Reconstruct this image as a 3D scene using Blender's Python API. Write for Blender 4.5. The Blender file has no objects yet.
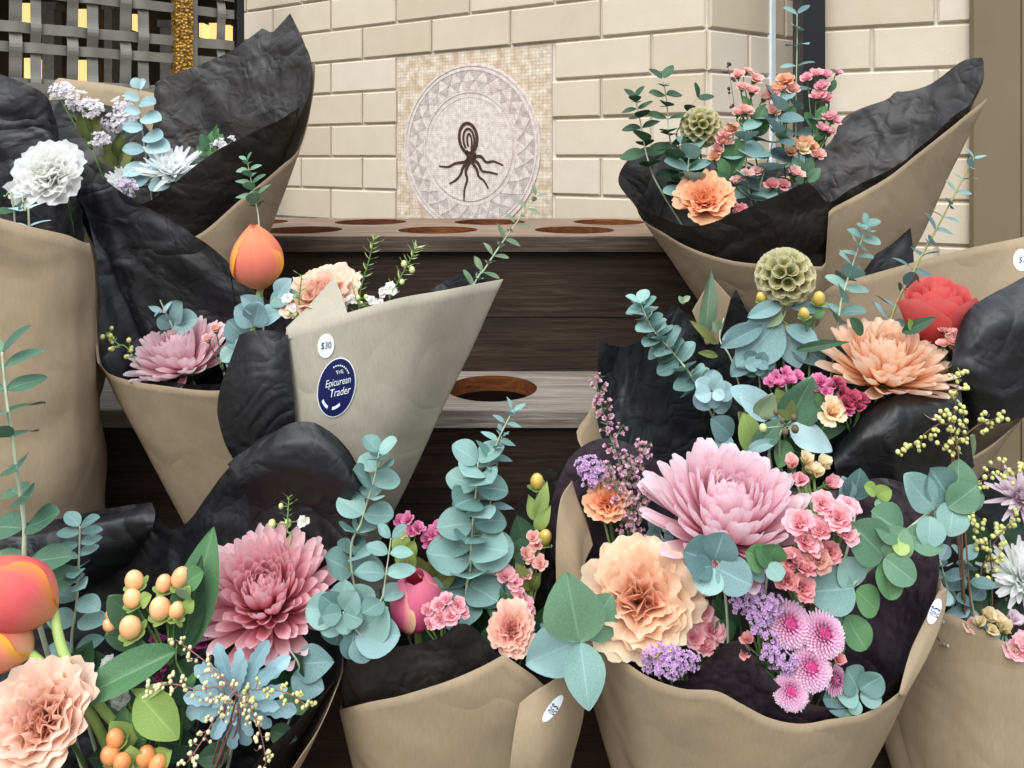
import bpy, bmesh, math, random
from math import sin, cos, pi, radians, sqrt, atan2
from mathutils import Vector, Matrix, noise
from mathutils.bvhtree import BVHTree

random.seed(11)
RND = random.Random(5)
SC = bpy.context.scene
COL = SC.collection
F = 800.0                      # focal length in pixels of the 1024x768 frame
H = 1.098                      # camera height
HY = 157.0                     # horizon row
GA = pi * (3 - sqrt(5))

def P(px, py, D):
    return Vector(((px - 512) / F * D, D, H - (py - HY) / F * D))

# ------------------------------------------------------------------ colour / materials
def lin(c):
    out = []
    for v in c[:3]:
        v = v / 255.0
        out.append(v / 12.92 if v <= 0.04045 else ((v + 0.055) / 1.055) ** 2.4)
    return (*out, 1.0)

class NT:
    def __init__(s, name):
        m = bpy.data.materials.new(name); m.use_nodes = True
        s.m = m; s.t = m.node_tree; s.n = s.t.nodes; s.l = s.t.links
        s.n.clear()
        s.out = s.n.new('ShaderNodeOutputMaterial')
    def new(s, typ, **kw):
        nd = s.n.new(typ)
        for k, v in kw.items():
            if k.startswith('i_'):
                key = k[2:].replace('_', ' ')
                nd.inputs[int(key) if key.isdigit() else key].default_value = v
            else:
                setattr(nd, k, v)
        return nd
    def link(s, a, b): s.l.new(a, b)
    def ramp(s, fac, stops, interp='LINEAR'):
        r = s.new('ShaderNodeValToRGB')
        cr = r.color_ramp; cr.interpolation = interp
        while len(cr.elements) < len(stops): cr.elements.new(0.5)
        for e, (p, c) in zip(cr.elements, stops):
            e.position = p; e.color = c
        s.link(fac, r.inputs['Fac'])
        return r.outputs['Color']
    def mix(s, fac, a, b, mode='MIX'):
        x = s.new('ShaderNodeMix', data_type='RGBA', blend_type=mode)
        if isinstance(fac, (int, float)): x.inputs[0].default_value = fac
        else: s.link(fac, x.inputs[0])
        for k, v in ((6, a), (7, b)):
            if isinstance(v, tuple): x.inputs[k].default_value = v
            else: s.link(v, x.inputs[k])
        return x.outputs[2]
    def math(s, op, a, b=0.0, clamp=False):
        x = s.new('ShaderNodeMath', operation=op, use_clamp=clamp)
        for k, v in ((0, a), (1, b)):
            if isinstance(v, (int, float)): x.inputs[k].default_value = v
            else: s.link(v, x.inputs[k])
        return x.outputs[0]
    def noise(s, scale, detail=3, rough=.5, vec=None, dist=0):
        x = s.new('ShaderNodeTexNoise')
        x.inputs['Scale'].default_value = scale; x.inputs['Detail'].default_value = detail
        x.inputs['Roughness'].default_value = rough; x.inputs['Distortion'].default_value = dist
        if vec is not None: s.link(vec, x.inputs['Vector'])
        return x.outputs['Fac']
    def obj(s): return s.new('ShaderNodeTexCoord').outputs['Object']
    def bump(s, h, strength=.3, dist=.01, normal=None):
        b = s.new('ShaderNodeBump'); b.inputs['Strength'].default_value = strength
        b.inputs['Distance'].default_value = dist; s.link(h, b.inputs['Height'])
        if normal is not None: s.link(normal, b.inputs['Normal'])
        return b.outputs['Normal']
    def bsdf(s, color, rough=.6, spec=.4, normal=None, metal=0.0, trans=0.0, emit=None, sheen=0):
        p = s.new('ShaderNodeBsdfPrincipled')
        if isinstance(color, tuple): p.inputs['Base Color'].default_value = color
        else: s.link(color, p.inputs['Base Color'])
        if isinstance(rough, (int, float)): p.inputs['Roughness'].default_value = rough
        else: s.link(rough, p.inputs['Roughness'])
        p.inputs['Specular IOR Level'].default_value = spec
        p.inputs['Metallic'].default_value = metal
        if sheen: p.inputs['Sheen Weight'].default_value = sheen
        if normal is not None: s.link(normal, p.inputs['Normal'])
        if emit:
            p.inputs['Emission Color'].default_value = emit[0]; p.inputs['Emission Strength'].default_value = emit[1]
        sh = p.outputs[0]
        if trans:
            tr = s.new('ShaderNodeBsdfTranslucent')
            if isinstance(color, tuple): tr.inputs['Color'].default_value = color
            else: s.link(color, tr.inputs['Color'])
            mx = s.new('ShaderNodeMixShader'); mx.inputs[0].default_value = trans
            s.link(sh, mx.inputs[1]); s.link(tr.outputs[0], mx.inputs[2]); sh = mx.outputs[0]
        s.link(sh, s.out.inputs['Surface'])
        return s.m

MATS = {}
def cached(fn):
    def w(*a, **k):
        key = (fn.__name__, a, tuple(sorted(k.items())))
        if key not in MATS: MATS[key] = fn(*a, **k)
        return MATS[key]
    return w

@cached
def m_plain(name, c, rough=.6, spec=.4, metal=0.0, trans=0.0, var=.12, scale=40):
    t = NT(name)
    n = t.noise(scale, 3, .5, t.obj())
    a = lin(c); d = tuple(x * (1 - var * 2) for x in a[:3]) + (1,)
    u = tuple(min(1, x * (1 + var)) for x in a[:3]) + (1,)
    col = t.ramp(n, [(.3, d), (.7, u)])
    return t.bsdf(col, rough, spec, None, metal, trans)

@cached
def m_petal(name, base, mid, tip, edge=None, trans=.38, rough=.62, p1=.45, veins=.12):
    """colour runs along the petal (uv.y) with an optional margin colour (uv.x)"""
    t = NT(name)
    uv = t.new('ShaderNodeUVMap'); sp = t.new('ShaderNodeSeparateXYZ'); t.link(uv.outputs[0], sp.inputs[0])
    r = t.ramp(sp.outputs[1], [(0, lin(base)), (p1, lin(mid)), (1, lin(tip))])
    ax = t.math('ABSOLUTE', t.math('SUBTRACT', sp.outputs[0], .5))
    if edge:
        f = t.ramp(ax, [(.34, (0, 0, 0, 1)), (.49, (1, 1, 1, 1))])
        r = t.mix(f, r, lin(edge))
    st = t.new('ShaderNodeCombineXYZ'); t.link(t.math('MULTIPLY', sp.outputs[0], 14.0), st.inputs[0])
    t.link(t.math('MULTIPLY', sp.outputs[1], 1.2), st.inputs[1])
    v = t.noise(1.0, 2, .5, st.outputs[0])
    k = t.ramp(v, [(.3, (1 - veins,) * 3 + (1,)), (.7, (1, 1, 1, 1))])
    r = t.mix(1.0, r, k, 'MULTIPLY')
    n = t.noise(60, 3, .5, t.obj())
    kk = t.ramp(n, [(.3, (.96, .94, .94, 1)), (.65, (1, 1, 1, 1))])
    r = t.mix(1.0, r, kk, 'MULTIPLY')
    return t.bsdf(r, rough, .25, t.bump(v, .15, .001), 0, trans)

@cached
def m_leaf(name, c1, c2, rib=None, trans=.14, rough=.55, spec=.35):
    t = NT(name)
    uv = t.new('ShaderNodeUVMap'); sp = t.new('ShaderNodeSeparateXYZ'); t.link(uv.outputs[0], sp.inputs[0])
    oi = t.new('ShaderNodeObjectInfo').outputs['Random']
    n = t.noise(45, 4, .6, t.obj())
    f = t.math('ADD', t.math('MULTIPLY', n, .75), t.math('MULTIPLY', oi, .55))
    col = t.ramp(f, [(.3, lin(c1)), (.9, lin(c2))])
    ax = t.math('ABSOLUTE', t.math('SUBTRACT', sp.outputs[0], .5))
    rb = lin(rib or tuple(min(255, x * 1.12 + 14) for x in c2))
    f2 = t.ramp(ax, [(.008, (.42, .42, .42, 1)), (.03, (0, 0, 0, 1))])
    col = t.mix(f2, col, rb)
    # side veins
    w = t.math('ADD', sp.outputs[1], t.math('MULTIPLY', ax, -.7))
    s = t.math('ABSOLUTE', t.math('SINE', t.math('MULTIPLY', w, 24.0)))
    f3 = t.ramp(s, [(.0, (.20, .20, .20, 1)), (.12, (0, 0, 0, 1))])
    col = t.mix(f3, col, rb)
    fine = t.noise(320, 2, .5, t.obj())
    return t.bsdf(col, rough, spec, t.bump(fine, .12, .001), 0, trans)

@cached
def m_kraft(name='kraft paper', c=(162, 144, 119)):
    t = NT(name)
    o = t.obj()
    a = lin(c)
    n1 = t.noise(9, 4, .6, o)
    col = t.ramp(n1, [(.3, tuple(x * .86 for x in a[:3]) + (1,)), (.7, tuple(min(1, x * 1.08) for x in a[:3]) + (1,))])
    mp = t.new('ShaderNodeMapping'); mp.inputs['Scale'].default_value = (1, 1, .18)
    t.link(o, mp.inputs['Vector'])
    fib = t.noise(420, 3, .7, mp.outputs[0])
    f = t.ramp(fib, [(.3, (.88, .86, .84, 1)), (.7, (1.0, 1.0, 1.0, 1))])
    col = t.mix(1.0, col, f, 'MULTIPLY')
    b = t.bump(fib, .1, .0008)
    cr = t.new('ShaderNodeTexVoronoi', feature='DISTANCE_TO_EDGE'); cr.inputs['Scale'].default_value = 9
    cr.inputs['Randomness'].default_value = 1
    warp = t.new('ShaderNodeMixRGB')
    t.link(o, cr.inputs['Vector'])
    b = t.bump(t.math('ABSOLUTE', t.math('SUBTRACT', t.noise(7, 2, .5, o, .7), .5)), .30, .03, b)
    return t.bsdf(col, .78, .2, b, 0, .06)

@cached
def m_tissue(name='black tissue paper', c=(9, 9, 12), c2=(24, 24, 28)):
    t = NT(name)
    o = t.obj()
    def ridge(scale, dist):
        n = t.noise(scale, 2, .5, o, dist)
        return t.math('ABSOLUTE', t.math('SUBTRACT', n, .5))
    n2 = t.noise(150, 4, .65, o)
    n3 = t.noise(16, 4, .6, o)
    col = t.ramp(t.math('ADD', t.math('MULTIPLY', n2, .5), t.math('MULTIPLY', n3, .5)), [(.40, lin(c)), (.62, lin(c2))])
    b = t.bump(ridge(10, .9), .52, .03)
    b = t.bump(ridge(26, .6), .36, .012, b)
    b = t.bump(n2, .12, .0012, b)
    rough = t.math('ADD', t.math('MULTIPLY', n2, .25), .38)
    return t.bsdf(col, rough, .5, b, 0, .02, None)

# ------------------------------------------------------------------ mesh builder
class MB:
    def __init__(s): s.v = []; s.f = []; s.uv = []
    def grid(s, fn, nu, nv, M=None, closed=False):
        b = len(s.v)
        cu = nu if closed else nu + 1
        for j in range(nv + 1):
            for i in range(cu):
                p = Vector(fn(i / nu, j / nv))
                s.v.append(M @ p if M else p); s.uv.append((i / nu, j / nv))
        for j in range(nv):
            for i in range(nu):
                a = b + j * cu + i; c = b + j * cu + (i + 1) % cu
                s.f.append((a, c, c + cu, a + cu))
    def poly(s, pts, uvs=None):
        b = len(s.v); s.v += [Vector(p) for p in pts]; s.uv += uvs or [(.5, .5)] * len(pts)
        s.f.append(tuple(range(b, b + len(pts))))
    def box(s, lo, hi, M=None):
        b = len(s.v)
        for z in (lo[2], hi[2]):
            for y in (lo[1], hi[1]):
                for x in (lo[0], hi[0]):
                    p = Vector((x, y, z)); s.v.append(M @ p if M else p); s.uv.append((x, z))
        for q in ((0, 2, 3, 1), (4, 5, 7, 6), (0, 1, 5, 4), (2, 6, 7, 3), (1, 3, 7, 5), (0, 4, 6, 2)):
            s.f.append(tuple(b + k for k in q))
    def tube(s, pts, r0, r1=None, n=6, cap=True):
        r1 = r0 if r1 is None else r1
        pts = [Vector(p) for p in pts]; m = len(pts); b = len(s.v)
        up = None
        for k, p in enumerate(pts):
            t = (pts[min(k + 1, m - 1)] - pts[max(k - 1, 0)])
            t = t.normalized() if t.length > 1e-9 else Vector((0, 0, 1))
            if up is None:
                up = t.orthogonal().normalized()
            up = (up - t * up.dot(t)); up = up.normalized() if up.length > 1e-6 else t.orthogonal().normalized()
            w = t.cross(up); r = r0 + (r1 - r0) * k / max(1, m - 1)
            for i in range(n):
                a = 2 * pi * i / n
                s.v.append(p + (up * cos(a) + w * sin(a)) * r); s.uv.append((i / n, k / max(1, m - 1)))
        for k in range(m - 1):
            for i in range(n):
                a = b + k * n + i; c = b + k * n + (i + 1) % n
                s.f.append((a, c, c + n, a + n))
        if cap:
            s.f.append(tuple(b + i for i in range(n))[::-1]); s.f.append(tuple(b + (m - 1) * n + i for i in range(n)))
    def ball(s, c, r, nu=8, nv=6, sc=(1, 1, 1), M=None):
        c = Vector(c)
        def fn(u, v):
            th = pi * v; a = 2 * pi * u
            return c + Vector((sin(th) * cos(a) * r * sc[0], sin(th) * sin(a) * r * sc[1], cos(th) * r * sc[2]))
        s.grid(fn, nu, nv, M, True)
    def add(s, o, M=None):
        b = len(s.v)
        s.v += [M @ p for p in o.v] if M else list(o.v); s.uv += o.uv
        s.f += [tuple(i + b for i in q) for q in o.f]
    def mesh(s, name, mat, smooth=True, offset=None):
        me = bpy.data.meshes.new(name)
        vs = [(p - offset) for p in s.v] if offset is not None else s.v
        me.from_pydata([tuple(p) for p in vs], [], s.f)
        if smooth: me.polygons.foreach_set('use_smooth', [True] * len(me.polygons))
        ul = me.uv_layers.new(name='UVMap')
        flat = []
        for q in me.loops: flat += s.uv[q.vertex_index]
        ul.data.foreach_set('uv', flat)
        if mat: me.materials.append(mat)
        me.update()
        return me

def link(name, me, parent=None, M=None):
    o = bpy.data.objects.new(name, me); COL.objects.link(o)
    if parent: o.parent = parent
    if M is not None: o.matrix_local = M
    return o
def tag(o, label=None, cat=None, group=None, kind=None):
    if label: o['label'] = label
    if cat: o['category'] = cat
    if group: o['group'] = group
    if kind: o['kind'] = kind
    return o
def thing(name, label, cat, loc, group=None):
    o = bpy.data.objects.new(name, None); COL.objects.link(o); o.location = loc
    o.empty_display_size = .02
    return tag(o, label, cat, group)
def part(name, mb, mat, parent, smooth=True, label=None):
    """a part built in world coordinates, stored relative to its thing"""
    root = parent; off = Vector((0, 0, 0))
    while root is not None: off = off + Vector(root.location); root = root.parent
    o = link(name, mb.mesh(name, mat, smooth, off), parent)
    if label: o['label'] = label
    return o
def struct(name, mb, mat, smooth=False):
    return tag(link(name, mb.mesh(name, mat, smooth)), kind='structure')
def solid(o, th, off=-1):
    m = o.modifiers.new('thickness', 'SOLIDIFY'); m.thickness = th; m.offset = off
def frame(z, roll=0.0, xhint=None):
    z = Vector(z).normalized()
    x = Vector(xhint) if xhint is not None else z.orthogonal()
    x = x - z * x.dot(z)
    x = x.normalized() if x.length > 1e-6 else z.orthogonal().normalized()
    y = z.cross(x)
    if roll:
        x, y = x * cos(roll) + y * sin(roll), y * cos(roll) - x * sin(roll)
    return Matrix(((x.x, y.x, z.x), (x.y, y.y, z.y), (x.z, y.z, z.z))).to_4x4()
def at(loc, R, s=1.0):
    return Matrix.Translation(loc) @ R @ Matrix.Scale(s, 4)

# ------------------------------------------------------------------ curves through control points
def cr_line(pts, n, closed=False):
    """resample control points (x, y, D[, sharp]) evenly by picture length; sharp points stay corners"""
    m = len(pts); out = []
    segs = m if closed else m - 1
    def get(i): return pts[i % m] if closed else pts[max(0, min(m - 1, i))]
    for i in range(segs):
        p0, p1, p2, p3 = get(i - 1), get(i), get(i + 1), get(i + 2)
        s1 = len(p1) > 3; s2 = len(p2) > 3
        for k in range(16):
            t = k / 16
            r = []
            for c in range(3):
                a, b, d, e = p0[c], p1[c], p2[c], p3[c]
                m1 = (d - b) if s1 else (d - a) / 2
                m2 = (d - b) if s2 else (e - b) / 2
                r.append((2*t**3 - 3*t*t + 1) * b + (t**3 - 2*t*t + t) * m1 + (-2*t**3 + 3*t*t) * d + (t**3 - t*t) * m2)
            out.append(r)
    if not closed: out.append(list(pts[-1][:3]))
    else: out.append(list(out[0]))
    L = [0.0]
    for a, b in zip(out, out[1:]):
        L.append(L[-1] + sqrt((a[0]-b[0])**2 + (a[1]-b[1])**2 + ((a[2]-b[2]) * 500)**2) + 1e-6)
    res = []; k = 0
    cnt = n if closed else n + 1
    for i in range(cnt):
        s = L[-1] * i / n
        while k < len(L) - 2 and L[k + 1] < s: k += 1
        f = (s - L[k]) / (L[k + 1] - L[k])
        a, b = out[k], out[k + 1]
        res.append([a[c] + (b[c] - a[c]) * f for c in range(3)])
    return res

def smooth_pts(pts, n):
    m = len(pts); out = []
    for i in range(n + 1):
        s = (m - 1) * i / n; k = min(int(s), m - 2); t = s - k
        p0, p1, p2, p3 = pts[max(0, k-1)], pts[k], pts[k+1], pts[min(m-1, k+2)]
        out.append(.5 * ((2*p1) + (p2-p0)*t + (2*p0-5*p1+4*p2-p3)*t*t + (3*p1-p0-3*p2+p3)*t**3))
    return out

def crumple(p, amp, fr, seed):
    """sharp creases between smooth slack areas, as in crushed paper"""
    q = Vector(p) * fr * .62 + Vector((seed * 7.1, seed * 3.3, seed * 5.7))
    q += noise.noise_vector(q * .7) * .35
    n = abs(noise.noise(q)) * 2.5 + abs(noise.noise(q * 2.3 + Vector((3, 1, 7)))) * .55 - .7
    n += noise.noise(q * .45) * 1.2
    return n * amp

def displace_grid(V, cols, closed, amp, fr, seed, fade=None):
    rows = len(V) // cols
    out = []
    for j in range(rows):
        for i in range(cols):
            l = V[j*cols + ((i-1) % cols if closed else max(0, i-1))]; r = V[j*cols + ((i+1) % cols if closed else min(cols-1, i+1))]
            d = V[max(0, j-1)*cols + i]; u = V[min(rows-1, j+1)*cols + i]
            n = (r - l).cross(u - d)
            n = n.normalized() if n.length > 1e-12 else Vector((0, -1, 0))
            p = V[j*cols + i]
            k = fade(j / (rows - 1)) if fade else 1.0
            out.append(p + n * crumple(p, amp, fr, seed) * k)
    return out

def cone_mesh(rim, base, r0, nu=110, nv=30, amp=.003, fr=16, seed=1, bulge=0.0, v0=0.0, shrink=1.0, closed=True):
    """paper wrapped from a ring round the stems (base, r0) up to a free rim"""
    R = [P(*p) for p in cr_line(rim, nu, closed)]
    cols = len(R)
    c = sum(R, Vector()) / cols
    L = [0.0]
    for a, b in zip(R, R[1:]):
        L.append(L[-1] + sqrt((a.x-b.x)**2 + (a.y-b.y)**2) + .25 * abs(a.z-b.z))
    tot = L[-1] + (sqrt((R[0].x-R[-1].x)**2 + (R[0].y-R[-1].y)**2) if closed else 0)
    area = sum((a.x-c.x)*(b.y-c.y) - (b.x-c.x)*(a.y-c.y) for a, b in zip(R, R[1:] + R[:1]))
    sg = 1 if area > 0 else -1
    a0 = sum(0 for _ in R)
    # best start angle: mean difference between the rim's own angle and the running angle
    sx = sy = 0
    for p, l in zip(R, L):
        d = atan2(p.y-c.y, p.x-c.x) - sg * 2*pi*l/tot
        sx += cos(d); sy += sin(d)
    a0 = atan2(sy, sx)
    V = []; UV = []
    base = Vector(base)
    for j in range(nv + 1):
        v = v0 + (1 - v0) * j / nv
        for i in range(cols):
            a = a0 + sg * 2*pi*L[i]/tot
            o = Vector((cos(a), sin(a), 0))
            q = base + o * r0
            p = q.lerp(R[i], v) + o * bulge * sin(pi * min(1, v * 1.0))
            if shrink != 1.0:
                ax = base.lerp(c, v)
                s = shrink + (1 - shrink) * v
                p = Vector((ax.x + (p.x-ax.x)*s, ax.y + (p.y-ax.y)*s, p.z))
            V.append(p); UV.append((i / nu, v))
    V = displace_grid(V, cols, closed, amp, fr, seed, lambda t: min(1, .25 + t * 1.2))
    mb = MB(); mb.v = V; mb.uv = UV
    for j in range(nv):
        for i in range(cols if closed else cols - 1):
            a = j*cols + i; b = j*cols + (i+1) % cols
            mb.f.append((a, b, b+cols, a+cols))
    return mb

def sheet_mesh(rows, nu=60, nv=24, amp=.003, fr=16, seed=1):
    """a loose piece of paper through rows of control points"""
    RS = [[P(*p) for p in cr_line(r, nu)] for r in rows]
    V = []; UV = []
    for j in range(nv + 1):
        for i in range(nu + 1):
            col = [r[i] for r in RS]
            if len(col) == 2: p = col[0].lerp(col[1], j / nv)
            else:
                p = smooth_pts(col, nv)[j]
            V.append(p); UV.append((i / nu, j / nv))
    V = displace_grid(V, nu + 1, False, amp, fr, seed)
    mb = MB(); mb.v = V; mb.uv = UV
    for j in range(nv):
        for i in range(nu):
            a = j*(nu+1) + i
            mb.f.append((a, a+1, a+nu+2, a+nu+1))
    return mb

# ------------------------------------------------------------------ petals and flower heads (axis +Z, unit radius about 1)
def petal(mb, phi, r0, z0, L, W, e0, e1, cup=.2, prof=None, nu=4, nv=6, twist=0.0, ruffle=0.0, rf=3.0, jag=0.0, back=0.0, rng=RND, vs=1.0):
    """one petal leaving the axis at angle phi, elevation running from e0 to e1 along its length"""
    prof = prof or (lambda t: sin(pi * min(1, .12 + t * .80)) ** .7)
    N = 14; pos = [(r0, z0)]; nor = []
    for k in range(N):
        t = (k + .5) / N; e = e0 + (e1 - e0) * t
        pos.append((pos[-1][0] + cos(e) * L / N, pos[-1][1] + sin(e) * L / N))
    ph = rng.random() * 6.28
    tw = twist
    def fn(u, v):
        s = u * 2 - 1
        k = v * N; i = min(int(k), N - 1); f = k - i
        r = pos[i][0] + (pos[i+1][0] - pos[i][0]) * f; z = pos[i][1] + (pos[i+1][1] - pos[i][1]) * f
        e = e0 + (e1 - e0) * v
        w = W * prof(v) * s
        h = cup * abs(W * prof(v)) * s * s + (ruffle * v * v * sin(rf * s * 3.1 + ph) if ruffle else 0)
        if jag: 
            dl = jag * v * v * v * sin(s * 13 + ph * 3) - 5.5 * jag * s * s * v; r += cos(e) * dl; z += sin(e) * dl
        a = tw * v
        w, h = w * cos(a) - h * sin(a), w * sin(a) + h * cos(a)
        # normal in the meridian plane
        nr, nz = -sin(e), cos(e)
        r2 = r + nr * h; z2 = z + nz * h
        return (r2 * cos(phi) - w * sin(phi), r2 * sin(phi) + w * cos(phi), z2)
    mb.grid(fn, nu, nv)
    if vs != 1.0:
        for i in range(len(mb.uv) - (nu+1)*(nv+1), len(mb.uv)): mb.uv[i] = (mb.uv[i][0], mb.uv[i][1] * vs)

def mum_head(n=230, wide=.085, seed=1, open_=0.0, spoon=True, flat=0.0):
    """big double chrysanthemum: many incurved quilled petals in a deep dome, longest outside"""
    rng = random.Random(seed); mb = MB()
    for k in range(n):
        f = (k + .5) / n
        phi = k * GA + rng.uniform(-.1, .1)
        e0 = radians(88 - 88 * f ** 1.0 + rng.uniform(-6, 6)) - flat * f
        inc = (58 - 22 * f) * (1 - open_) - (22 * max(0, f - .90) * 10 * (.25 + open_))
        e1 = e0 + radians(inc + rng.uniform(-10, 12))
        L = (.50 + .52 * f ** .9) * rng.uniform(.92, 1.05)
        W = wide * (.75 + .5 * f) * rng.uniform(.88, 1.12)
        def prof(t):
            if t < .74: return .45 + .55 * sin(pi * .5 * min(1, t / .70)) ** 1.2
            return sqrt(max(.09, 1 - ((t - .74) / .27) ** 2.6))
        petal(mb, phi, .02 + .12 * sqrt(f), .02 - .16 * f, L, W, e0, e1, cup=.75 - .25 * f, prof=prof, nu=4, nv=11, twist=rng.uniform(-.2, .2), rng=rng, vs=.62 + .38 * f)
    return mb

def spiky_head(n=110, seed=1):
    """white chrysanthemum with narrow loose petals"""
    rng = random.Random(seed); mb = MB()
    for k in range(n):
        f = (k + .5) / n; phi = k * GA + rng.uniform(-.2, .2)
        e0 = radians(84 - 85 * f + rng.uniform(-10, 10)); e1 = e0 + radians(rng.uniform(-10, 40))
        petal(mb, phi, .04, 0, (.45 + .55 * f) * rng.uniform(.85, 1.1), .075, e0, e1, cup=.5, nu=2, nv=5, rng=rng)
    return mb

def carnation_head(n=34, seed=1, ruf=.10):
    """broad ruffled fan-shaped petals with toothed tips; inner petals stay deeper in colour"""
    rng = random.Random(seed); mb = MB()
    for k in range(n):
        f = (k + .5) / n; phi = k * GA + rng.uniform(-.25, .25)
        e0 = radians(90 - 34 * f + rng.uniform(-6, 6)); e1 = radians(92 - 94 * f ** .85 + rng.uniform(-16, 16))
        L = (.70 + .42 * f) * rng.uniform(.92, 1.06)
        W = (.30 + .30 * f) * rng.uniform(.85, 1.15)
        prof = lambda t: .12 + .95 * t ** 1.1 if t < .8 else (.12 + .95 * t ** 1.1) * (1 - .16 * ((t - .8) / .2) ** 2)
        petal(mb, phi, .02 + .02 * f, -.30 - .06 * f, L, W, e0, e1, cup=rng.uniform(-.05, .45), prof=prof, nu=18, nv=9,
              ruffle=ruf * rng.uniform(.5, 1.3) * (1.1 - .4 * f), rf=rng.uniform(1.3, 2.6), jag=.034, rng=rng, vs=.50 + .5 * f)
    return mb

def revpetal(mb, phi, hw, rad, z0, z1, spiral=0.0, nu=8, nv=9, tip=.12, lean=0.0, curl=0.0, M=None, thick=0, wave=0):
    """a cupped petal that follows a surface of revolution: rad(t) radius, hw(t) half width in radians"""
    def fn(u, v):
        s = u * 2 - 1
        a = phi + s * hw(v)
        r = rad(v) * (1 + .07 * s * s * thick + spiral * s) + curl * (s * s) * v * v
        z = z0 + (z1 - z0) * v - tip * s * s * v * v + wave * sin(s * 7 + phi * 3) * v * v
        return (r * cos(a), r * sin(a), z)
    mb.grid(fn, nu, nv, M)

def tulip_head(seed=1, open_=.0):
    """six overlapping petals, height about 2 (z -1 to 1)"""
    rng = random.Random(seed); mb = MB()
    for ring in (0, 1):
        for k in range(3):
            phi = k * 2*pi/3 + ring * pi/3 + rng.uniform(-.08, .08)
            sc = (1 - .16 * ring)
            rad = lambda t, sc=sc: sc * (.12 + .60 * sin(pi * .5 * min(1, t / .40)) ** .75) * (1 - (.86 - open_ * 2.2) * max(0, (t - .42) / .58) ** 2.1)
            hw = lambda t: .22 + 1.12 * sin(pi * min(1, .12 + t * .74)) ** .7 * (1 + .35 * t)
            revpetal(mb, phi, hw, rad, -1.0, 1.0 - .05 * ring + rng.uniform(-.05, .05), nu=12, nv=16, tip=.26, spiral=.055)
    return mb

def rose_head(seed=1, n=18):
    rng = random.Random(seed); mb = MB()
    for k in range(n):
        f = (k + .5) / n; phi = k * GA
        R = .10 + .62 * f ** .85
        top = .72 - .22 * f ** 1.6 + rng.uniform(-.05, .05)
        flare = .0 + .15 * f ** 2.2
        rad = lambda t, R=R, fl=flare: R * (.42 + .58 * sin(pi * .5 * min(1, t * 1.35))) + fl * max(0, t - .62) ** 1.5 * 3.2
        w = rng.uniform(.75, .95) if f > .3 else 1.3
        hw = lambda t, w=w: w * (.45 + .55 * sin(pi * (.1 + .62 * t)))
        revpetal(mb, phi, hw, rad, -.62, top, nu=10, nv=9, tip=.16 + .14 * f, curl=.05 * f, wave=.02)
    return mb

def floret_mesh(n=10, seed=1, wide=.32, up=75, ruf=.05):
    rng = random.Random(seed); mb = MB()
    for k in range(n):
        f = (k + .5) / n; phi = k * GA
        e0 = radians(up - 45 * f); e1 = radians(up - 70 * f + rng.uniform(-20, 20))
        prof = lambda t: .22 + .8 * sin(pi * min(1, t * .78)) ** .9
        petal(mb, phi, .02, -.15, (.55 + .5 * f) * rng.uniform(.85, 1.1), wide * (.7 + .7 * f), e0, e1, cup=.3, prof=prof, nu=5, nv=5, ruffle=ruf, rng=rng)
    return mb

def button_head(n=300, seed=1):
    """button chrysanthemum: dome of short quills round a sunken eye"""
    rng = random.Random(seed); mb = MB()
    for k in range(n):
        f = (k + .5) / n; phi = k * GA
        th = .22 + 1.5 * sqrt(f)           # polar angle over the dome
        rr = .62 * sin(min(th, pi/2)); zz = .42 * cos(th)
        e = pi/2 - th * .92
        petal(mb, phi, rr * .72, zz - .12, (.26 + .22 * f) * rng.uniform(.9, 1.1), 0.07, e + .25, e - .1, cup=.5, nu=2, nv=4, rng=rng)
    return mb

def pod_head(n=74, seed=1):
    """scabiosa seed head: papery cups all over a ball; returns cups and the starred hearts"""
    rng = random.Random(seed); cups = MB(); eyes = MB()
    for k in range(n):
        z = 1 - 2 * (k + .5) / n
        if z < -.86: continue
        r = sqrt(1 - z*z); a = k * GA
        d = Vector((r*cos(a), r*sin(a), z))
        M = frame(d, rng.random() * 6)
        Mt = Matrix.Translation(d * .66) @ M
        def fn(u, v):
            an = 2*pi*u; q = .06 + .19 * v ** .75 + .018 * sin(an * 9) * v
            return (q*cos(an), q*sin(an), .36 * v + .02 * sin(an * 4) * v)
        cups.grid(fn, 18, 4, Mt, True)
        for s in range(5):
            an = 2*pi*s/5
            eyes.tube([Mt @ Vector((0, 0, .04)), Mt @ Vector((.11*cos(an), .11*sin(an), .2))], .022, .010, 4)
        eyes.ball((0, 0, .05), .075, 6, 4, (1, 1, 1), Mt)
    eyes.ball((0, 0, 0), .66, 14, 10)
    return cups, eyes

def leaf_mesh(shape='round', bend=.15, fold=.12, seed=1):
    """leaf along +X, upper face +Z, length 1"""
    rng = random.Random(seed); mb = MB()
    if shape == 'round': W, ex, n = .50, .52, 1.0
    elif shape == 'oval': W, ex, n = .30, .66, .95
    elif shape == 'broad': W, ex, n = .34, .78, .82
    elif shape == 'lance': W, ex, n = .165, .95, .72
    else: W, ex, n = .085, 1.0, .8
    wav = rng.uniform(-.03, .03); ph = rng.random() * 6
    def prof(t):
        t = min(max(t, 0), 1)
        return W * (sin(pi * t ** n) ** ex)
    def fn(u, v):
        s = u * 2 - 1; t = .5 - .5 * cos(pi * v)
        w = prof(t) * s
        z = -bend * t * t + fold * abs(w) + wav * sin(t * 6 + ph + s * 2) - .05 * w * w
        return (t, w, z)
    mb.grid(fn, 8, 12)
    return mb

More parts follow.
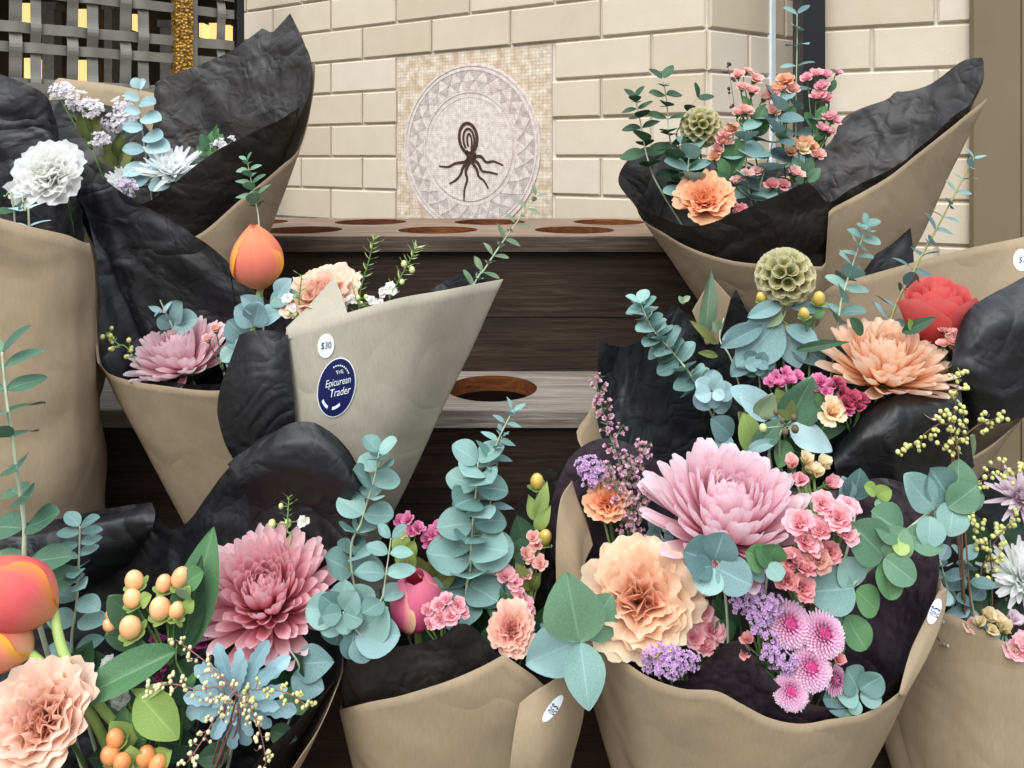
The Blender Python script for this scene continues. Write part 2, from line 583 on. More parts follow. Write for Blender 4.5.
LEAFS = {}
def leaf_data(shape, mat, var):
    k = (shape, mat.name, var)
    if k not in LEAFS:
        rng = random.Random(var * 13 + 1)
        LEAFS[k] = leaf_mesh(shape, rng.uniform(-.05, .28), rng.uniform(.02, .3), var + 1).mesh('leaf', mat)
    return LEAFS[k]
# ================================================================== camera, light, view
cam = bpy.data.cameras.new('camera'); cam.sensor_width = 36.0; cam.lens = F / 1024 * 36.0
cam.shift_y = -(384 - HY) / 1024.0; cam.clip_start = .02
co = bpy.data.objects.new('camera', cam); COL.objects.link(co)
co.location = (0, 0, H); co.rotation_euler = (pi / 2, 0, 0)
SC.camera = co
SC.view_settings.view_transform = 'Standard'; SC.view_settings.look = 'None'
SC.view_settings.exposure = 0.08; SC.view_settings.gamma = 1.0
SC.view_settings.use_curve_mapping = False

w = bpy.data.worlds.new('street_sky'); SC.world = w; w.use_nodes = True
wn = w.node_tree.nodes; wl = w.node_tree.links; wn.clear()
wo = wn.new('ShaderNodeOutputWorld'); bg = wn.new('ShaderNodeBackground')
tc = wn.new('ShaderNodeTexCoord'); sp = wn.new('ShaderNodeSeparateXYZ'); rp = wn.new('ShaderNodeValToRGB')
wl.new(tc.outputs['Generated'], sp.inputs[0])
mr = wn.new('ShaderNodeMapRange'); mr.inputs[1].default_value = -1; mr.inputs[2].default_value = 1
wl.new(sp.outputs['Z'], mr.inputs[0]); wl.new(mr.outputs[0], rp.inputs[0])
cr = rp.color_ramp
cr.elements[0].position = .40; cr.elements[0].color = (.08, .075, .07, 1)
cr.elements[1].position = .92; cr.elements[1].color = (1.10, 1.22, 1.36, 1)
e = cr.elements.new(.53); e.color = (.38, .38, .38, 1)
e = cr.elements.new(.66); e.color = (.46, .47, .49, 1)
e = cr.elements.new(.78); e.color = (1.0, 1.08, 1.18, 1)
wl.new(rp.outputs[0], bg.inputs[0]); bg.inputs[1].default_value = 1.5
wl.new(bg.outputs[0], wo.inputs[0])

sun = bpy.data.lights.new('daylight', 'SUN'); sun.energy = 3.1; sun.angle = radians(50); sun.color = (1.0, .97, .93)
so = bpy.data.objects.new('daylight', sun); COL.objects.link(so)
so.rotation_euler = Vector((.28, .68, -.90)).to_track_quat('-Z', 'Y').to_euler(); so.location = (-1, -2, 4)

# ================================================================== brick walls
TH = math.atan(.000814 * 800)
O_A = Vector((0, 2.2, 0)); E_A = Vector((cos(TH), -sin(TH), 0)); N_A = Vector((-sin(TH), -cos(TH), 0))
def s_of(px): return (px - 512) * 2.2 / (800 * cos(TH) + (px - 512) * sin(TH))
def wallpt(px, py, off=0.0):
    s = s_of(px); p = O_A + E_A * s; D = p.y
    return p + Vector((0, 0, H - (py - HY) / F * D)) + N_A * off
HC, BL, GAP = .1013, .276, .010

def m_brick():
    t = NT('glazed cream brick')
    o = t.obj()
    uv = t.new('ShaderNodeUVMap'); spx = t.new('ShaderNodeSeparateXYZ'); t.link(uv.outputs[0], spx.inputs[0])
    tone = t.ramp(spx.outputs[0], [(0, lin((200, 186, 163))), (.5, lin((209, 196, 174))), (1, lin((216, 205, 187)))])
    n = t.noise(14, 5, .6, o); f = t.noise(260, 3, .6, o)
    k = t.ramp(n, [(.3, (.93, .92, .90, 1)), (.7, (1, 1, 1, 1))])
    col = t.mix(1.0, tone, k, 'MULTIPLY')
    k2 = t.ramp(f, [(.3, (.95, .95, .95, 1)), (.7, (1, 1, 1, 1))])
    col = t.mix(1.0, col, k2, 'MULTIPLY')
    return t.bsdf(col, .6, .3, t.bump(f, .25, .002))
MB_BRICK = m_brick()
M_MORTAR = m_plain('pale mortar', (214, 207, 192), .9, .1, var=.05)

def brick_wall(name, O, E, N, L, z0, z1, phase, holes=(), clip0=0.0):
    """courses of single bricks standing a little proud of the mortar"""
    mb = MB(); rng = random.Random(len(name))
    base = H
    k = math.floor((z0 - base) / HC)
    while base + k * HC < z1:
        za = base + k * HC + GAP * .35; zb = base + (k + 1) * HC - GAP * .35
        st = phase(k); s = st - BL * math.ceil((st - clip0) / BL + 1)
        while s < L:
            a, b = max(s + GAP * .35, clip0), min(s + BL - GAP * .35, L)
            spans = [(a, b)]
            for (ha, hb, hz0, hz1) in holes:
                if zb > hz0 + .01 and za < hz1 - .01:
                    spans = [q for (x, y) in spans for q in ((x, min(y, ha)), (max(x, hb), y)) if q[1] - q[0] > .012]
            for (x, y) in spans:
                if y - x < .012: continue
                tone = rng.random(); dpt = rng.uniform(0, .0015); nb = len(mb.v)
                c = .0035
                f = .009 + dpt
                pts = [(x, za, 0), (y, za, 0), (y, zb, 0), (x, zb, 0),
                       (x, za, f - c), (y, za, f - c), (y, zb, f - c), (x, zb, f - c),
                       (x + c, za + c, f), (y - c, za + c, f), (y - c, zb - c, f), (x + c, zb - c, f)]
                for (ss, zz, ff) in pts:
                    mb.v.append(O + E * ss + N * ff + Vector((0, 0, zz))); mb.uv.append((tone, .5))
                for q in ((0, 1, 5, 4), (1, 2, 6, 5), (2, 3, 7, 6), (3, 0, 4, 7), (4, 5, 9, 8), (5, 6, 10, 9), (6, 7, 11, 10), (7, 4, 8, 11), (8, 9, 10, 11)):
                    mb.f.append(tuple(nb + i for i in q))
            s += BL
        k += 1
    w_ = struct(name, mb, MB_BRICK)
    back = MB()
    A = O + E * clip0; B = O + E * L; dN = N * -.12
    q = [A, B, B + dN, A + dN]
    v = [p + Vector((0, 0, z)) for z in (z0, z1) for p in q]
    back.v = v; back.uv = [(.5, .5)] * 8
    back.f = [(0, 1, 5, 4), (1, 2, 6, 5), (2, 3, 7, 6), (3, 0, 4, 7), (4, 5, 6, 7), (3, 2, 1, 0)]
    part('mortar', back, M_MORTAR, w_, False)
    return w_

ZT = H + HC * 3
S0, S1 = -1.5 * BL, s_of(553.5)
ZB = ZT - (S1 - S0)
brick_wall('wall_back', O_A, E_A, N_A, 2 * BL, 0, 2.0, lambda k: 0 if k % 2 else BL / 2, [(S0, S1, ZB, ZT)], clip0=s_of(239))
CORNER = O_A + E_A * (2 * BL)
E_R = Vector((.835, .55, 0)).normalized(); N_R = Vector((E_R.y, -E_R.x, 0))
brick_wall('wall_return', CORNER, E_R, N_R, .40, 0, 2.0, lambda k: 0 if k % 2 else BL / 2)
A_B = P(811, HY, 1.935); A_B.z = 0; B_B = P(1100, HY, 1.72); B_B.z = 0
E_B = (B_B - A_B).normalized(); N_B = Vector((E_B.y, -E_B.x, 0))
def s_b(px):
    d = (px - 512) / F
    return (d * A_B.y - A_B.x) / (E_B.x - d * E_B.y)
brick_wall('wall_right', A_B, E_B, N_B, s_b(982), 0, 2.0, lambda k: s_b(936) if k % 2 else s_b(872))

M_BLACK = m_plain('black painted metal', (14, 14, 16), .4, .5, var=.05)
M_POST = m_plain('olive grey painted panel', (122, 108, 84), .55, .35, var=.04, scale=6)
# dark post where the two walls meet, the pale strip beside it and the flat column on the right
t = MB(); p = P(811, HY, 1.90)
t.box((p.x - .026, p.y - .02, 0), (p.x + .026, p.y + .05, 2.0))
struct('trim_1', t, M_BLACK)
t = MB(); q = CORNER + E_R * .222
Mx = Matrix.Translation(q) @ Matrix(((E_R.x, N_R.x, 0, 0), (E_R.y, N_R.y, 0, 0), (0, 0, 1, 0), (0, 0, 0, 1)))
t.box((-.008, 0, 0), (.008, .016, 2.0), Mx)
struct('trim_2', t, m_plain('white glazed strip', (226, 238, 252), .25, .6, var=.02))
t = MB(); a = P(974, HY, 1.77); b = P(1021, HY, 1.77)
t.box((a.x, 1.77, 0), (b.x - .001, 1.788, 2.0)); t.box((b.x + .001, 1.768, 0), (b.x + 1.1, 1.788, 2.0)); t.box((b.x - .003, 1.78, 0), (b.x + .003, 1.787, 2.0))
struct('wall_column', t, M_POST)

# pavement
t = MB(); t.box((-3.2, -2.5, -.05), (2.6, 4.2, 0))
struct('floor', t, m_plain('concrete pavement', (118, 112, 104), .85, .2, var=.12, scale=9))

# ------------------------------------------------------------------ octopus mosaic set in the wall
def m_tessera(name, cs, scale, rough=.5):
    t = NT(name); o = t.new('ShaderNodeUVMap').outputs[0]
    b = t.new('ShaderNodeTexBrick'); b.offset = .13; b.squash = 1
    t.link(o, b.inputs['Vector']); b.inputs['Scale'].default_value = scale
    b.inputs['Mortar Size'].default_value = .045; b.inputs['Brick Width'].default_value = .5; b.inputs['Row Height'].default_value = .42
    b.inputs['Color1'].default_value = lin(cs[0]); b.inputs['Color2'].default_value = lin(cs[1]); b.inputs['Mortar'].default_value = lin(cs[2])
    n = t.noise(scale * .9, 1, .5, o)
    k = t.ramp(n, [(.35, lin(cs[3])), (.65, (1, 1, 1, 1))])
    col = t.mix(1.0, b.outputs['Color'], k, 'MULTIPLY')
    return t.bsdf(col, rough, .4, t.bump(b.outputs['Fac'], -.4, .002))
M_T1 = m_tessera('honey tesserae', ((216, 200, 178), (230, 217, 199), (198, 186, 170), (224, 213, 198)), 44)
M_T2 = m_tessera('pale tesserae', ((222, 210, 203), (232, 222, 215), (206, 196, 190), (230, 226, 226)), 70)
M_T3 = m_tessera('grey tesserae', ((197, 184, 180), (207, 196, 191), (184, 174, 170), (226, 222, 222)), 70)
M_T5 = m_tessera('lilac tesserae', ((214, 200, 196), (220, 208, 204), (196, 188, 184), (232, 228, 228)), 70)
M_T4 = m_plain('dark brown tesserae', (74, 52, 40), .5, .4, var=.25, scale=150)
sc_ = (s_of(405.5) + s_of(542)) / 2; RO = (s_of(542) - s_of(405.5)) / 2; RI = (s_of(513) - s_of(431)) / 2
zc_ = wallpt(472, 64).z - RO
root_m = thing('mosaic_panel', 'square stone mosaic of a dark octopus set into the brick wall', 'mosaic', O_A + E_A * sc_ + Vector((0, 0, ZB)))
def W(s, z, off): return O_A + E_A * s + N_A * off + Vector((0, 0, z))
def flat(mb, pts, off, th=.002):
    """a thin tile laid on the panel: face plus edges"""
    n = len(pts); b = len(mb.v)
    for o in (off, off - th):
        for (s, z) in pts: mb.v.append(W(s, z, o)); mb.uv.append((s, z))
    mb.f.append(tuple(range(b, b + n)))
    for i in range(n): mb.f.append((b + i, b + n + i, b + n + (i+1) % n, b + (i+1) % n))
t = MB(); flat(t, [(S0 + .003, ZB), (S1 - .003, ZB), (S1 - .003, ZT - .003), (S0 + .003, ZT - .003)], .004, .003)
part('tessera_field', t, M_T1, root_m, False)
t = MB()
circ = lambda r, n=64: [(sc_ + r*cos(2*pi*i/n), zc_ + r*sin(2*pi*i/n)) for i in range(n)]
flat(t, circ(RO), .0055); part('medallion', t, M_T5, root_m, False)
def ring(mb, r0, r1, off, n=72):
    for i in range(n):
        a, b_ = 2*pi*i/n, 2*pi*(i+1)/n
        flat(mb, [(sc_ + r*cos(x), zc_ + r*sin(x)) for (r, x) in ((r0, a), (r1, a), (r1, b_), (r0, b_))], off)
for r0_, r1_ in ((RO * .975, RO), (RO * .925, RO * .95), (RI, RI * 1.045), (RI * 1.10, RI * 1.14)):
    t = MB(); ring(t, r0_, r1_, .007); part('medallion_ring', t, M_T2, root_m, False)
t = MB(); t2 = MB(); NTRI = 26
for row in range(2):
    ra = RI * 1.15 + (RO * .92 - RI * 1.15) * row / 2; rb = RI * 1.15 + (RO * .92 - RI * 1.15) * (row + 1) / 2
    for i in range(NTRI):
        a = 2*pi*(i + .5 * row)/NTRI; h = pi/NTRI * .95
        flat(t, [(sc_ + r*cos(x), zc_ + r*sin(x)) for (r, x) in ((ra, a - h), (ra, a + h), (rb, a))], .0068)
        a += pi/NTRI; h *= .9
        flat(t2, [(sc_ + r*cos(x), zc_ + r*sin(x)) for (r, x) in ((rb, a + h), (rb, a - h), (ra, a))], .0064)
part('triangle_tiles', t, M_T2, root_m, False); part('triangle_tiles', t2, M_T3, root_m, False, 'grey triangle tiles')
t = MB(); flat(t, circ(RI), .0062); part('medallion_centre', t, M_T2, root_m, False)
t = MB()
def ribbon(pxs, w0, w1, n=20):
    pts = smooth_pts([Vector((s_of(x), wallpt(x, y).z, 0)) for x, y in pxs], n)
    L_, R_ = [], []
    for i, p in enumerate(pts):
        d = (pts[min(i+1, n)] - pts[max(i-1, 0)]).normalized(); nn = Vector((-d.y, d.x, 0)); ww = w0 + (w1 - w0) * i / n
        L_.append(p + nn*ww); R_.append(p - nn*ww)
    for i in range(n):
        flat(t, [(q.x, q.y) for q in (L_[i], R_[i], R_[i+1], L_[i+1])], .0085)
hx = lambda x, y: (340 + x / 2.953, y / 2.953)
for pl in ([(388, 468), (372, 478), (345, 482), (325, 492), (297, 490)], [(386, 474), (368, 494), (362, 512), (348, 530), (328, 542)],
           [(388, 476), (376, 505), (380, 530), (372, 560), (371, 592)], [(392, 476), (408, 500), (414, 520), (430, 534), (442, 556)],
           [(396, 470), (412, 482), (424, 504), (446, 508), (470, 514)], [(400, 462), (420, 462), (436, 478), (458, 476), (486, 488)]):
    ribbon([hx(*q) for q in pl], .0048, .0018)
def ell(cx, cy, rx, ry, rot, a0, a1, n=14):
    out = []
    for i in range(n):
        a = a0 + (a1 - a0) * i / (n - 1); x = rx*cos(a); y = ry*sin(a)
        out.append(hx(cx + x*cos(rot) - y*sin(rot), cy + x*sin(rot) + y*cos(rot)))
    return out
ribbon(ell(383, 408, 26, 44, -.1, 0, 2*pi, 30), .0045, .0045, 60)
ribbon(ell(385, 413, 16, 33, -.1, -pi*1.25, pi*.45), .0030, .0030, 40)
ribbon(ell(387, 418, 6.5, 23, -.1, -pi*1.2, pi*.4), .0026, .0026, 30)
ribbon([hx(376, 448), hx(388, 458), hx(406, 458)], .007, .007); ribbon([hx(378, 466), hx(390, 470), hx(404, 464)], .005, .005)
part('octopus_emblem', t, M_T4, root_m, False, 'dark brown striped octopus')

# ================================================================== woven metal gate, bronze post and lit panels behind
D_L0, K_L = 2.14, .00066
def Ld(px): return D_L0 / (1 - K_L * px) * 1.0
def Lp(px, y0): 
    """gate plane: y0 is the row at the picture's left edge"""
    D = Ld(px); z = H - (y0 - HY) / F * D_L0
    return Vector(((px - 512) / F * D, D, z))
M_GATE = m_plain('grey painted steel strap', (128, 126, 118), .45, .5, metal=.2, var=.08, scale=12)
gate = thing('lattice_gate', 'grey metal gate woven from flat straps beside the brick wall', 'gate', Lp(120, 900) * 1.0 - Vector((0, 0, Lp(120, 900).z)))
ga = Lp(0, HY); gb = Lp(240, HY); E_G = (gb - ga).normalized(); E_G.z = 0; N_G = Vector((E_G.y, -E_G.x, 0))
def s_g(px): return (Lp(px, HY) - ga).dot(E_G)
vb = [(-72, -52), (-46, -26), (9, 22), (30.5, 41), (67, 78), (87, 98), (120, 131), (138, 148.5), (217, 225)]
pz = lambda y0: H - (y0 - HY) / F * D_L0
hb = []
for base in (-145, -88, -31, 26, 83, 140, 197, 254, 311, 368, 425):
    hb += [(base - 6, base + 5), (base + 14.5, base + 25)]
gm = MB()
vs_ = [((s_g(a) + s_g(b)) / 2, (s_g(b) - s_g(a)) / 2) for a, b in vb]
hs_ = [((pz(a) + pz(b)) / 2, (pz(a) - pz(b)) / 2) for a, b in hb]
zlo, zhi = .12, 1.62
def strap(fn, mid, half, n, vertical):
    b0 = len(gm.v)
    for i in range(n + 1):
        s, off = fn(i / n)
        for (dw, dn) in ((-half, .003), (half, .003), (half, -.003), (-half, -.003)):
            if vertical: q = ga + E_G * (mid + dw) + N_G * (off + dn); z = s
            else: q = ga + E_G * s + N_G * (off + dn); z = mid + dw
            gm.v.append(Vector((q.x, q.y, z))); gm.uv.append((s, dw))
    for i in range(n):
        for k in range(4):
            a = b0 + i*4 + k; b = b0 + i*4 + (k+1) % 4
            gm.f.append((a, b, b+4, a+4))
def wob(c, cents, par):
    # over and under: height follows the parity of the crossing
    best = 0
    for i, x in enumerate(cents):
        wgt = math.exp(-((c - x) / .022) ** 2)
        best += wgt * (1 if (i + par) % 2 else -1)
    return max(-1, min(1, best)) * .0075
for j, (m_, h_) in enumerate(vs_):
    strap(lambda t, j=j: (zlo + (zhi - zlo) * t, wob(zlo + (zhi - zlo) * t, [x for x, _ in hs_], j)), m_, h_, 160, True)
sg0, sg1 = s_g(-110), s_g(234)
for j, (m_, h_) in enumerate(hs_):
    if zlo < m_ < zhi:
        strap(lambda t, j=j: (sg0 + (sg1 - sg0) * t, -wob(sg0 + (sg1 - sg0) * t, [x for x, _ in vs_], j)), m_, h_, 120, False)
part('lattice', gm, M_GATE, gate, False)
t = MB()
Mg = Matrix.Translation(ga) @ Matrix(((E_G.x, N_G.x, 0, 0), (E_G.y, N_G.y, 0, 0), (0, 0, 1, 0), (0, 0, 0, 1))); Mg[2][3] = 0
t.box((sg0, -.012, pz(92)), (s_g(172), .012, pz(82)), Mg); t.box((sg0, -.012, zhi), (sg1, .012, zhi + .03), Mg); t.box((sg0, -.012, zlo - .03), (sg1, .012, zlo), Mg)
t.box((sg0 - .03, -.014, 0), (sg0, .014, zhi + .03), Mg)
part('rail', t, M_GATE, gate, False)
t = MB(); t.box((s_g(235), -.02, 0), (s_g(242), .02, 1.8), Mg); part('frame_post', t, M_BLACK, gate, False, 'dark upright edge of the gate')
def m_bronze():
    t = NT('hammered bronze'); o = t.obj()
    v = t.new('ShaderNodeTexVoronoi', feature='F1'); v.inputs['Scale'].default_value = 110; t.link(o, v.inputs['Vector'])
    col = t.ramp(v.outputs['Distance'], [(.1, lin((196, 150, 62))), (.8, lin((92, 62, 22)))])
    return t.bsdf(col, .42, .5, t.bump(v.outputs['Distance'], .9, .006), .55)
t = MB(); t.box((s_g(173), -.02, 0), (s_g(190), .03, 1.8), Mg)
hp = part('bronze_stile', t, m_bronze(), gate, False, 'hammered golden bronze upright')
t = MB(); t.box((s_g(191.5), -.01, 0), (s_g(196), .016, 1.8), Mg); part('stile_edge', t, M_GATE, gate, False)
# dark room beyond
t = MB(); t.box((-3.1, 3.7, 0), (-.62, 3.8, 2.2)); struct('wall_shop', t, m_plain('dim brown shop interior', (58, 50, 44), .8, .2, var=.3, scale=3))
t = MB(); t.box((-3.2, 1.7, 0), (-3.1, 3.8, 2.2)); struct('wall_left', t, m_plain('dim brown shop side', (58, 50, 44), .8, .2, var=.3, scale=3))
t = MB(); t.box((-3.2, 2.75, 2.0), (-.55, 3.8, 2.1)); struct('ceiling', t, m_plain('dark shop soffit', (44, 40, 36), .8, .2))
lamps = [((20, 3, 30, 24), 'second warm lit panel from the left behind the upper gate straps'), ((77, 9, 86, 28), 'warm lit panel behind the second opening of the upper gate straps'),
         ((24, 58, 33, 84), 'leftmost low warm lit panel behind the gate'), ((78, 60, 87, 84), 'low warm lit panel behind the middle gate straps'),
         ((132, 14, 136, 30), 'narrow warm lit panel left of the bronze upright'),
         ((199, 23, 203, 37), 'narrow warm lit panel just right of the bronze upright'), ((209, 23, 218, 38), 'widest warm lit panel right of the bronze upright'), ((225, 25, 230, 40), 'warm lit panel nearest the brick wall, behind the gate')]
lamps[0] = (lamps[0][0], 'warm lit panel behind the upper left opening of the gate')
M_LAMP = NT('warm lit panel'); M_LAMP = M_LAMP.bsdf((.9, .7, .35, 1), .5, .2, emit=((1.0, .70, .26, 1), 1.0))
for (x0, y0, x1, y1), lb in lamps:
    a, b = P(x0, y1, 3.62), P(x1, y0, 3.62)
    t = MB(); t.box((a.x, 3.62, a.z), (b.x, 3.70, b.z))
    o = link('wall_lamp', t.mesh('wall_lamp', M_LAMP, False, (a + b) / 2)); o.location = (a + b) / 2
    tag(o, lb, 'lamp', 'lit panels behind the gate')
for (x0, x1, y0, y1, lb) in ((42, 54, 2, 76, 'grey upright panel behind the gate, between the two left lit panels'), (104, 112, 2, 80, 'grey upright panel behind the gate, right of the middle lit panels'), (160, 171, 20, 80, 'pale upright panel behind the gate, left of the bronze upright')):
    a, b = P(x0, y1, 3.4), P(x1, y0, 3.4)
    t = MB(); t.box((a.x, 3.4, .0), (b.x, 3.46, b.z)); t.box((a.x - .03, 3.39, 0), (b.x + .03, 3.47, .05)); t.box((a.x - .01, 3.395, b.z - .03), (b.x + .01, 3.465, b.z))
    o = link('display_panel', t.mesh('display_panel', m_plain('grey shop panel', (120, 116, 110), .6, .3), False, Vector((a.x, 3.4, 0)))); o.location = (a.x, 3.4, 0)
    tag(o, lb, 'panel', 'panels in the room behind the gate')

# ================================================================== tiered wooden stand
def m_wood(name, c1, c2, c3, grain=1.0):
    t = NT(name); o = t.obj()
    mp = t.new('ShaderNodeMapping'); mp.inputs['Scale'].default_value = (1.6, 22, 22); t.link(o, mp.inputs['Vector'])
    g = t.noise(3.2, 6, .65, mp.outputs[0], 1.2)
    big = t.noise(5, 3, .5, o)
    mp2 = t.new('ShaderNodeMapping'); mp2.inputs['Scale'].default_value = (2.5, 170, 170); t.link(o, mp2.inputs['Vector'])
    fg = t.noise(1.6, 4, .7, mp2.outputs[0], .4)
    col = t.ramp(t.math('ADD', t.math('MULTIPLY', g, .75), t.math('MULTIPLY', big, .25)), [(.32, lin(c1)), (.52, lin(c2)), (.70, lin(c3))])
    k = t.ramp(fg, [(.3, (.62, .60, .58, 1)), (.6, (1, 1, 1, 1))])
    col = t.mix(1.0, col, k, 'MULTIPLY')
    return t.bsdf(col, .75, .25, t.bump(fg, .35, .003, t.bump(g, .4, .006)))
M_TREAD = m_wood('weathered grey plank', (106, 94, 84), (154, 143, 132), (188, 182, 175))
M_TREAD_T = m_wood('brown weathered plank', (92, 72, 57), (138, 116, 96), (168, 150, 131))
M_RISE = m_wood('dark stained plank', (34, 26, 21), (58, 45, 37), (82, 66, 55))
M_HOLE = m_wood('reddish sawn wood', (84, 42, 16), (116, 64, 28), (140, 86, 44))
M_EDGE = m_wood('dark grey brown edge board', (54, 44, 38), (84, 72, 63), (112, 99, 88))
SX0, SX1 = -1.0, .64
stand = thing('flower_stand', 'dark weathered wooden stepped stand with round holes for the bouquets', 'stand', Vector((-.18, 1.3, 0)))
TT = .026
TIERS = [(.24, .76, .985), (.48, .985, 1.205), (.72, 1.205, 1.411), (.96, 1.411, 1.80)]
HOLES = [[(-.394, .87, .06), (-.057, .87, .06), (.224, .87, .06), (.53, .88, .06)],
         [(-.63, 1.09, .07), (-.355, 1.14, .05), (-.277, 1.04, .05), (-.02, 1.09, .06), (.40, 1.09, .065)],
         [(-.543, 1.31, .07), (-.288, 1.31, .072), (-.033, 1.31, .074), (.222, 1.31, .072), (.477, 1.31, .07)],
         [(-.855 + .255*i, 1.505, .073) for i in range(6)] + [(-.98 + .255*i, 1.69, .073) for i in range(6) if -.98 + .255*i > -.92]]
HOLES[3] = [(-.43 + .258*i + .29, 1.515, .075) for i in range(-3, 2)] + [(-.30 + .253*i, 1.70, .075) for i in range(-2, 4)]
def clear(h, d): return SX0 + h[2] + .02 < h[0] < SX1 - h[2] - .02
for (zt, d0, d1), holes in zip(TIERS, HOLES):
    d0n = d0 - .012
    bm = bmesh.new(); ed = []
    def loop(pts):
        vs = [bm.verts.new((x, y, zt)) for x, y in pts]
        for i in range(len(vs)): ed.append(bm.edges.new((vs[i], vs[(i+1) % len(vs)])))
        return vs
    nx = 24
    outer = [(SX0 + (SX1 - SX0)*i/nx, d0n) for i in range(nx)] + [(SX1, d0n)] + [(SX1 - (SX1 - SX0)*i/nx, d1) for i in range(nx)] + [(SX0, d1)]
    loop(outer)
    HN = 40; hl = []
    for h in holes:
        if clear(h, 0):
            hl.append((h, [(h[0] + h[2]*cos(2*pi*i/HN), h[1] + h[2]*sin(2*pi*i/HN)) for i in range(HN)])); loop(hl[-1][1])
    bmesh.ops.triangle_fill(bm, use_beauty=True, use_dissolve=False, edges=ed)
    bm.verts.index_update()
    t = MB(); nv = len(bm.verts)
    t.v = [v.co.copy() for v in bm.verts]; t.uv = [(v.co.x, v.co.y) for v in bm.verts]
    t.f = [tuple(v.index for v in f.verts) for f in bm.faces]
    t.f = [f if (t.v[f[1]] - t.v[f[0]]).cross(t.v[f[2]] - t.v[f[0]]).z > 0 else f[::-1] for f in t.f]
    fb = [tuple(i + nv for i in f[::-1]) for f in t.f]
    t.v += [v - Vector((0, 0, TT)) for v in t.v]; t.uv += t.uv; t.f += fb
    no = len(outer)
    t.f += [(i, i + nv, (i+1) % no + nv, (i+1) % no) for i in range(no)]
    bm.free()
    tr = part('tread', t, M_TREAD if zt < .9 else M_TREAD_T, stand, False)
    for h, pts in hl:
        hw = MB()
        for z in (zt - .0005, zt - TT):
            for x, y in pts: hw.v.append(Vector((x, y, z))); hw.uv.append((x, z))
        hw.f += [(i, (i+1) % HN, HN + (i+1) % HN, HN + i) for i in range(HN)]
        part('hole_edge', hw, M_HOLE, tr, True, 'reddish sawn edge of a round hole')
    # riser under the front edge: two planks and the strip below the lip
    zb = zt - .24
    if zt > .9:
        em = MB(); em.box((SX0, d0n - .005, zt - TT - .001), (SX1, d0n - .0002, zt - .0015)); part('edge_board', em, M_EDGE, stand, False)
    rm = MB()
    rm.box((SX0, d0, zt - TT - .118), (SX1, d0 + .02, zt - TT)); rm.box((SX0, d0 + .001, zb), (SX1, d0 + .02, zt - TT - .1195))
    part('riser', rm, M_RISE, stand, False)
for x in (SX0, SX1 - .02):
    t = MB()
    for (zt, d0, d1) in TIERS: t.box((x, d0 + .02, 0), (x + .02, d1, zt - TT))
    part('side_panel', t, M_RISE, stand, False)
t = MB(); t.box((SX0, 1.80, 0), (SX1, 1.815, .955)); part('back_panel', t, M_RISE, stand, False)
# ================================================================== paper wraps
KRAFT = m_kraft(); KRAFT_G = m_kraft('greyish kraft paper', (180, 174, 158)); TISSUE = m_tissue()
TISSUE_B = m_tissue('brownish black tissue paper', (15, 12, 12), (36, 30, 27))
TISSUE_P = m_tissue('plum black tissue paper', (28, 20, 26), (54, 42, 49))
def base_of(X, D, z): return Vector((X, D, z))
BQ = {}
def wrap(key, label, base, r0, kraft, tissue, tmat=None, amp=.004, kamp=.0022, kmat=None, seed=1):
    root = thing('paper_wrap', label, 'bouquet wrap', base, 'kraft paper wraps on the stand')
    k = None
    if kraft:
        km = cone_mesh(kraft, base, r0, 130, 34, kamp, 11, seed)
        k = part('kraft_paper', km, kmat or KRAFT, root); solid(k, .0005)
    if tissue:
        tm = cone_mesh(tissue, base + Vector((0, 0, .02)), r0 * .72, 170, 52, amp, 17, seed + 3, v0=.10)
        part('tissue_paper', tm, tmat or TISSUE, root)
    BQ[key] = (base, root, km if kraft else None)
    return root
def extra(key, name, rows, mat, amp=.003, fr=16, seed=1, th=0, nu=60, nv=24):
    sm = sheet_mesh(rows, nu, nv, amp, fr, seed)
    o = part(name, sm, mat, BQ[key][1])
    if th: solid(o, th)
    return sm

# ---- A: far left, black paper peaks against the gate
wrap('A', 'kraft wrap with tall pointed black tissue, farthest left in front of the gate', base_of(-.543, 1.31, .69), .052,
     [(196, 236, 1.215), (240, 200, 1.20), (280, 168, 1.22), (301, 148, 1.25), (311, 105, 1.32), (316, 62, 1.36, 1), (250, 108, 1.46), (160, 94, 1.46, 1), (110, 84, 1.46), (56, 77, 1.44, 1), (40, 150, 1.36), (90, 232, 1.25), (140, 250, 1.22)],
     [(140, 204, 1.205), (168, 188, 1.195), (205, 158, 1.195), (245, 136, 1.21), (285, 118, 1.24), (306, 100, 1.28), (311, 66, 1.33), (300, 34, 1.38), (290, 13, 1.41, 1), (271, 33, 1.42, 1), (262, 27, 1.425, 1), (232, 50, 1.44), (205, 63, 1.45), (157, 82, 1.45, 1), (153, 134, 1.45), (138, 118, 1.44), (116, 108, 1.43), (90, 103, 1.42), (64, 100, 1.41), (40, 110, 1.38), (50, 170, 1.32), (95, 200, 1.25)],
     TISSUE_B, .0045, seed=2)
# ---- L: kraft bag at the left edge
wrap('L', 'wide plain kraft paper wrap cut by the left edge of the picture', base_of(-.655, 1.09, .49), .10,
     [(-70, 188, 1.0), (-20, 207, .975), (0, 217, .965), (40, 229, .96), (66, 235, .97), (82, 241, .99), (92, 243, 1.05), (86, 244, 1.13), (30, 240, 1.2), (-60, 230, 1.2), (-130, 190, 1.1)],
     [(-60, 205, 1.01), (0, 224, .985), (50, 236, .98), (78, 238, 1.01), (84, 225, 1.06), (76, 190, 1.11), (64, 150, 1.15), (54, 112, 1.19), (44, 94, 1.205), (24, 83, 1.205), (0, 74, 1.205), (-40, 58, 1.2), (-90, 90, 1.16), (-130, 160, 1.08)],
     TISSUE, .004, kamp=.008, seed=5)
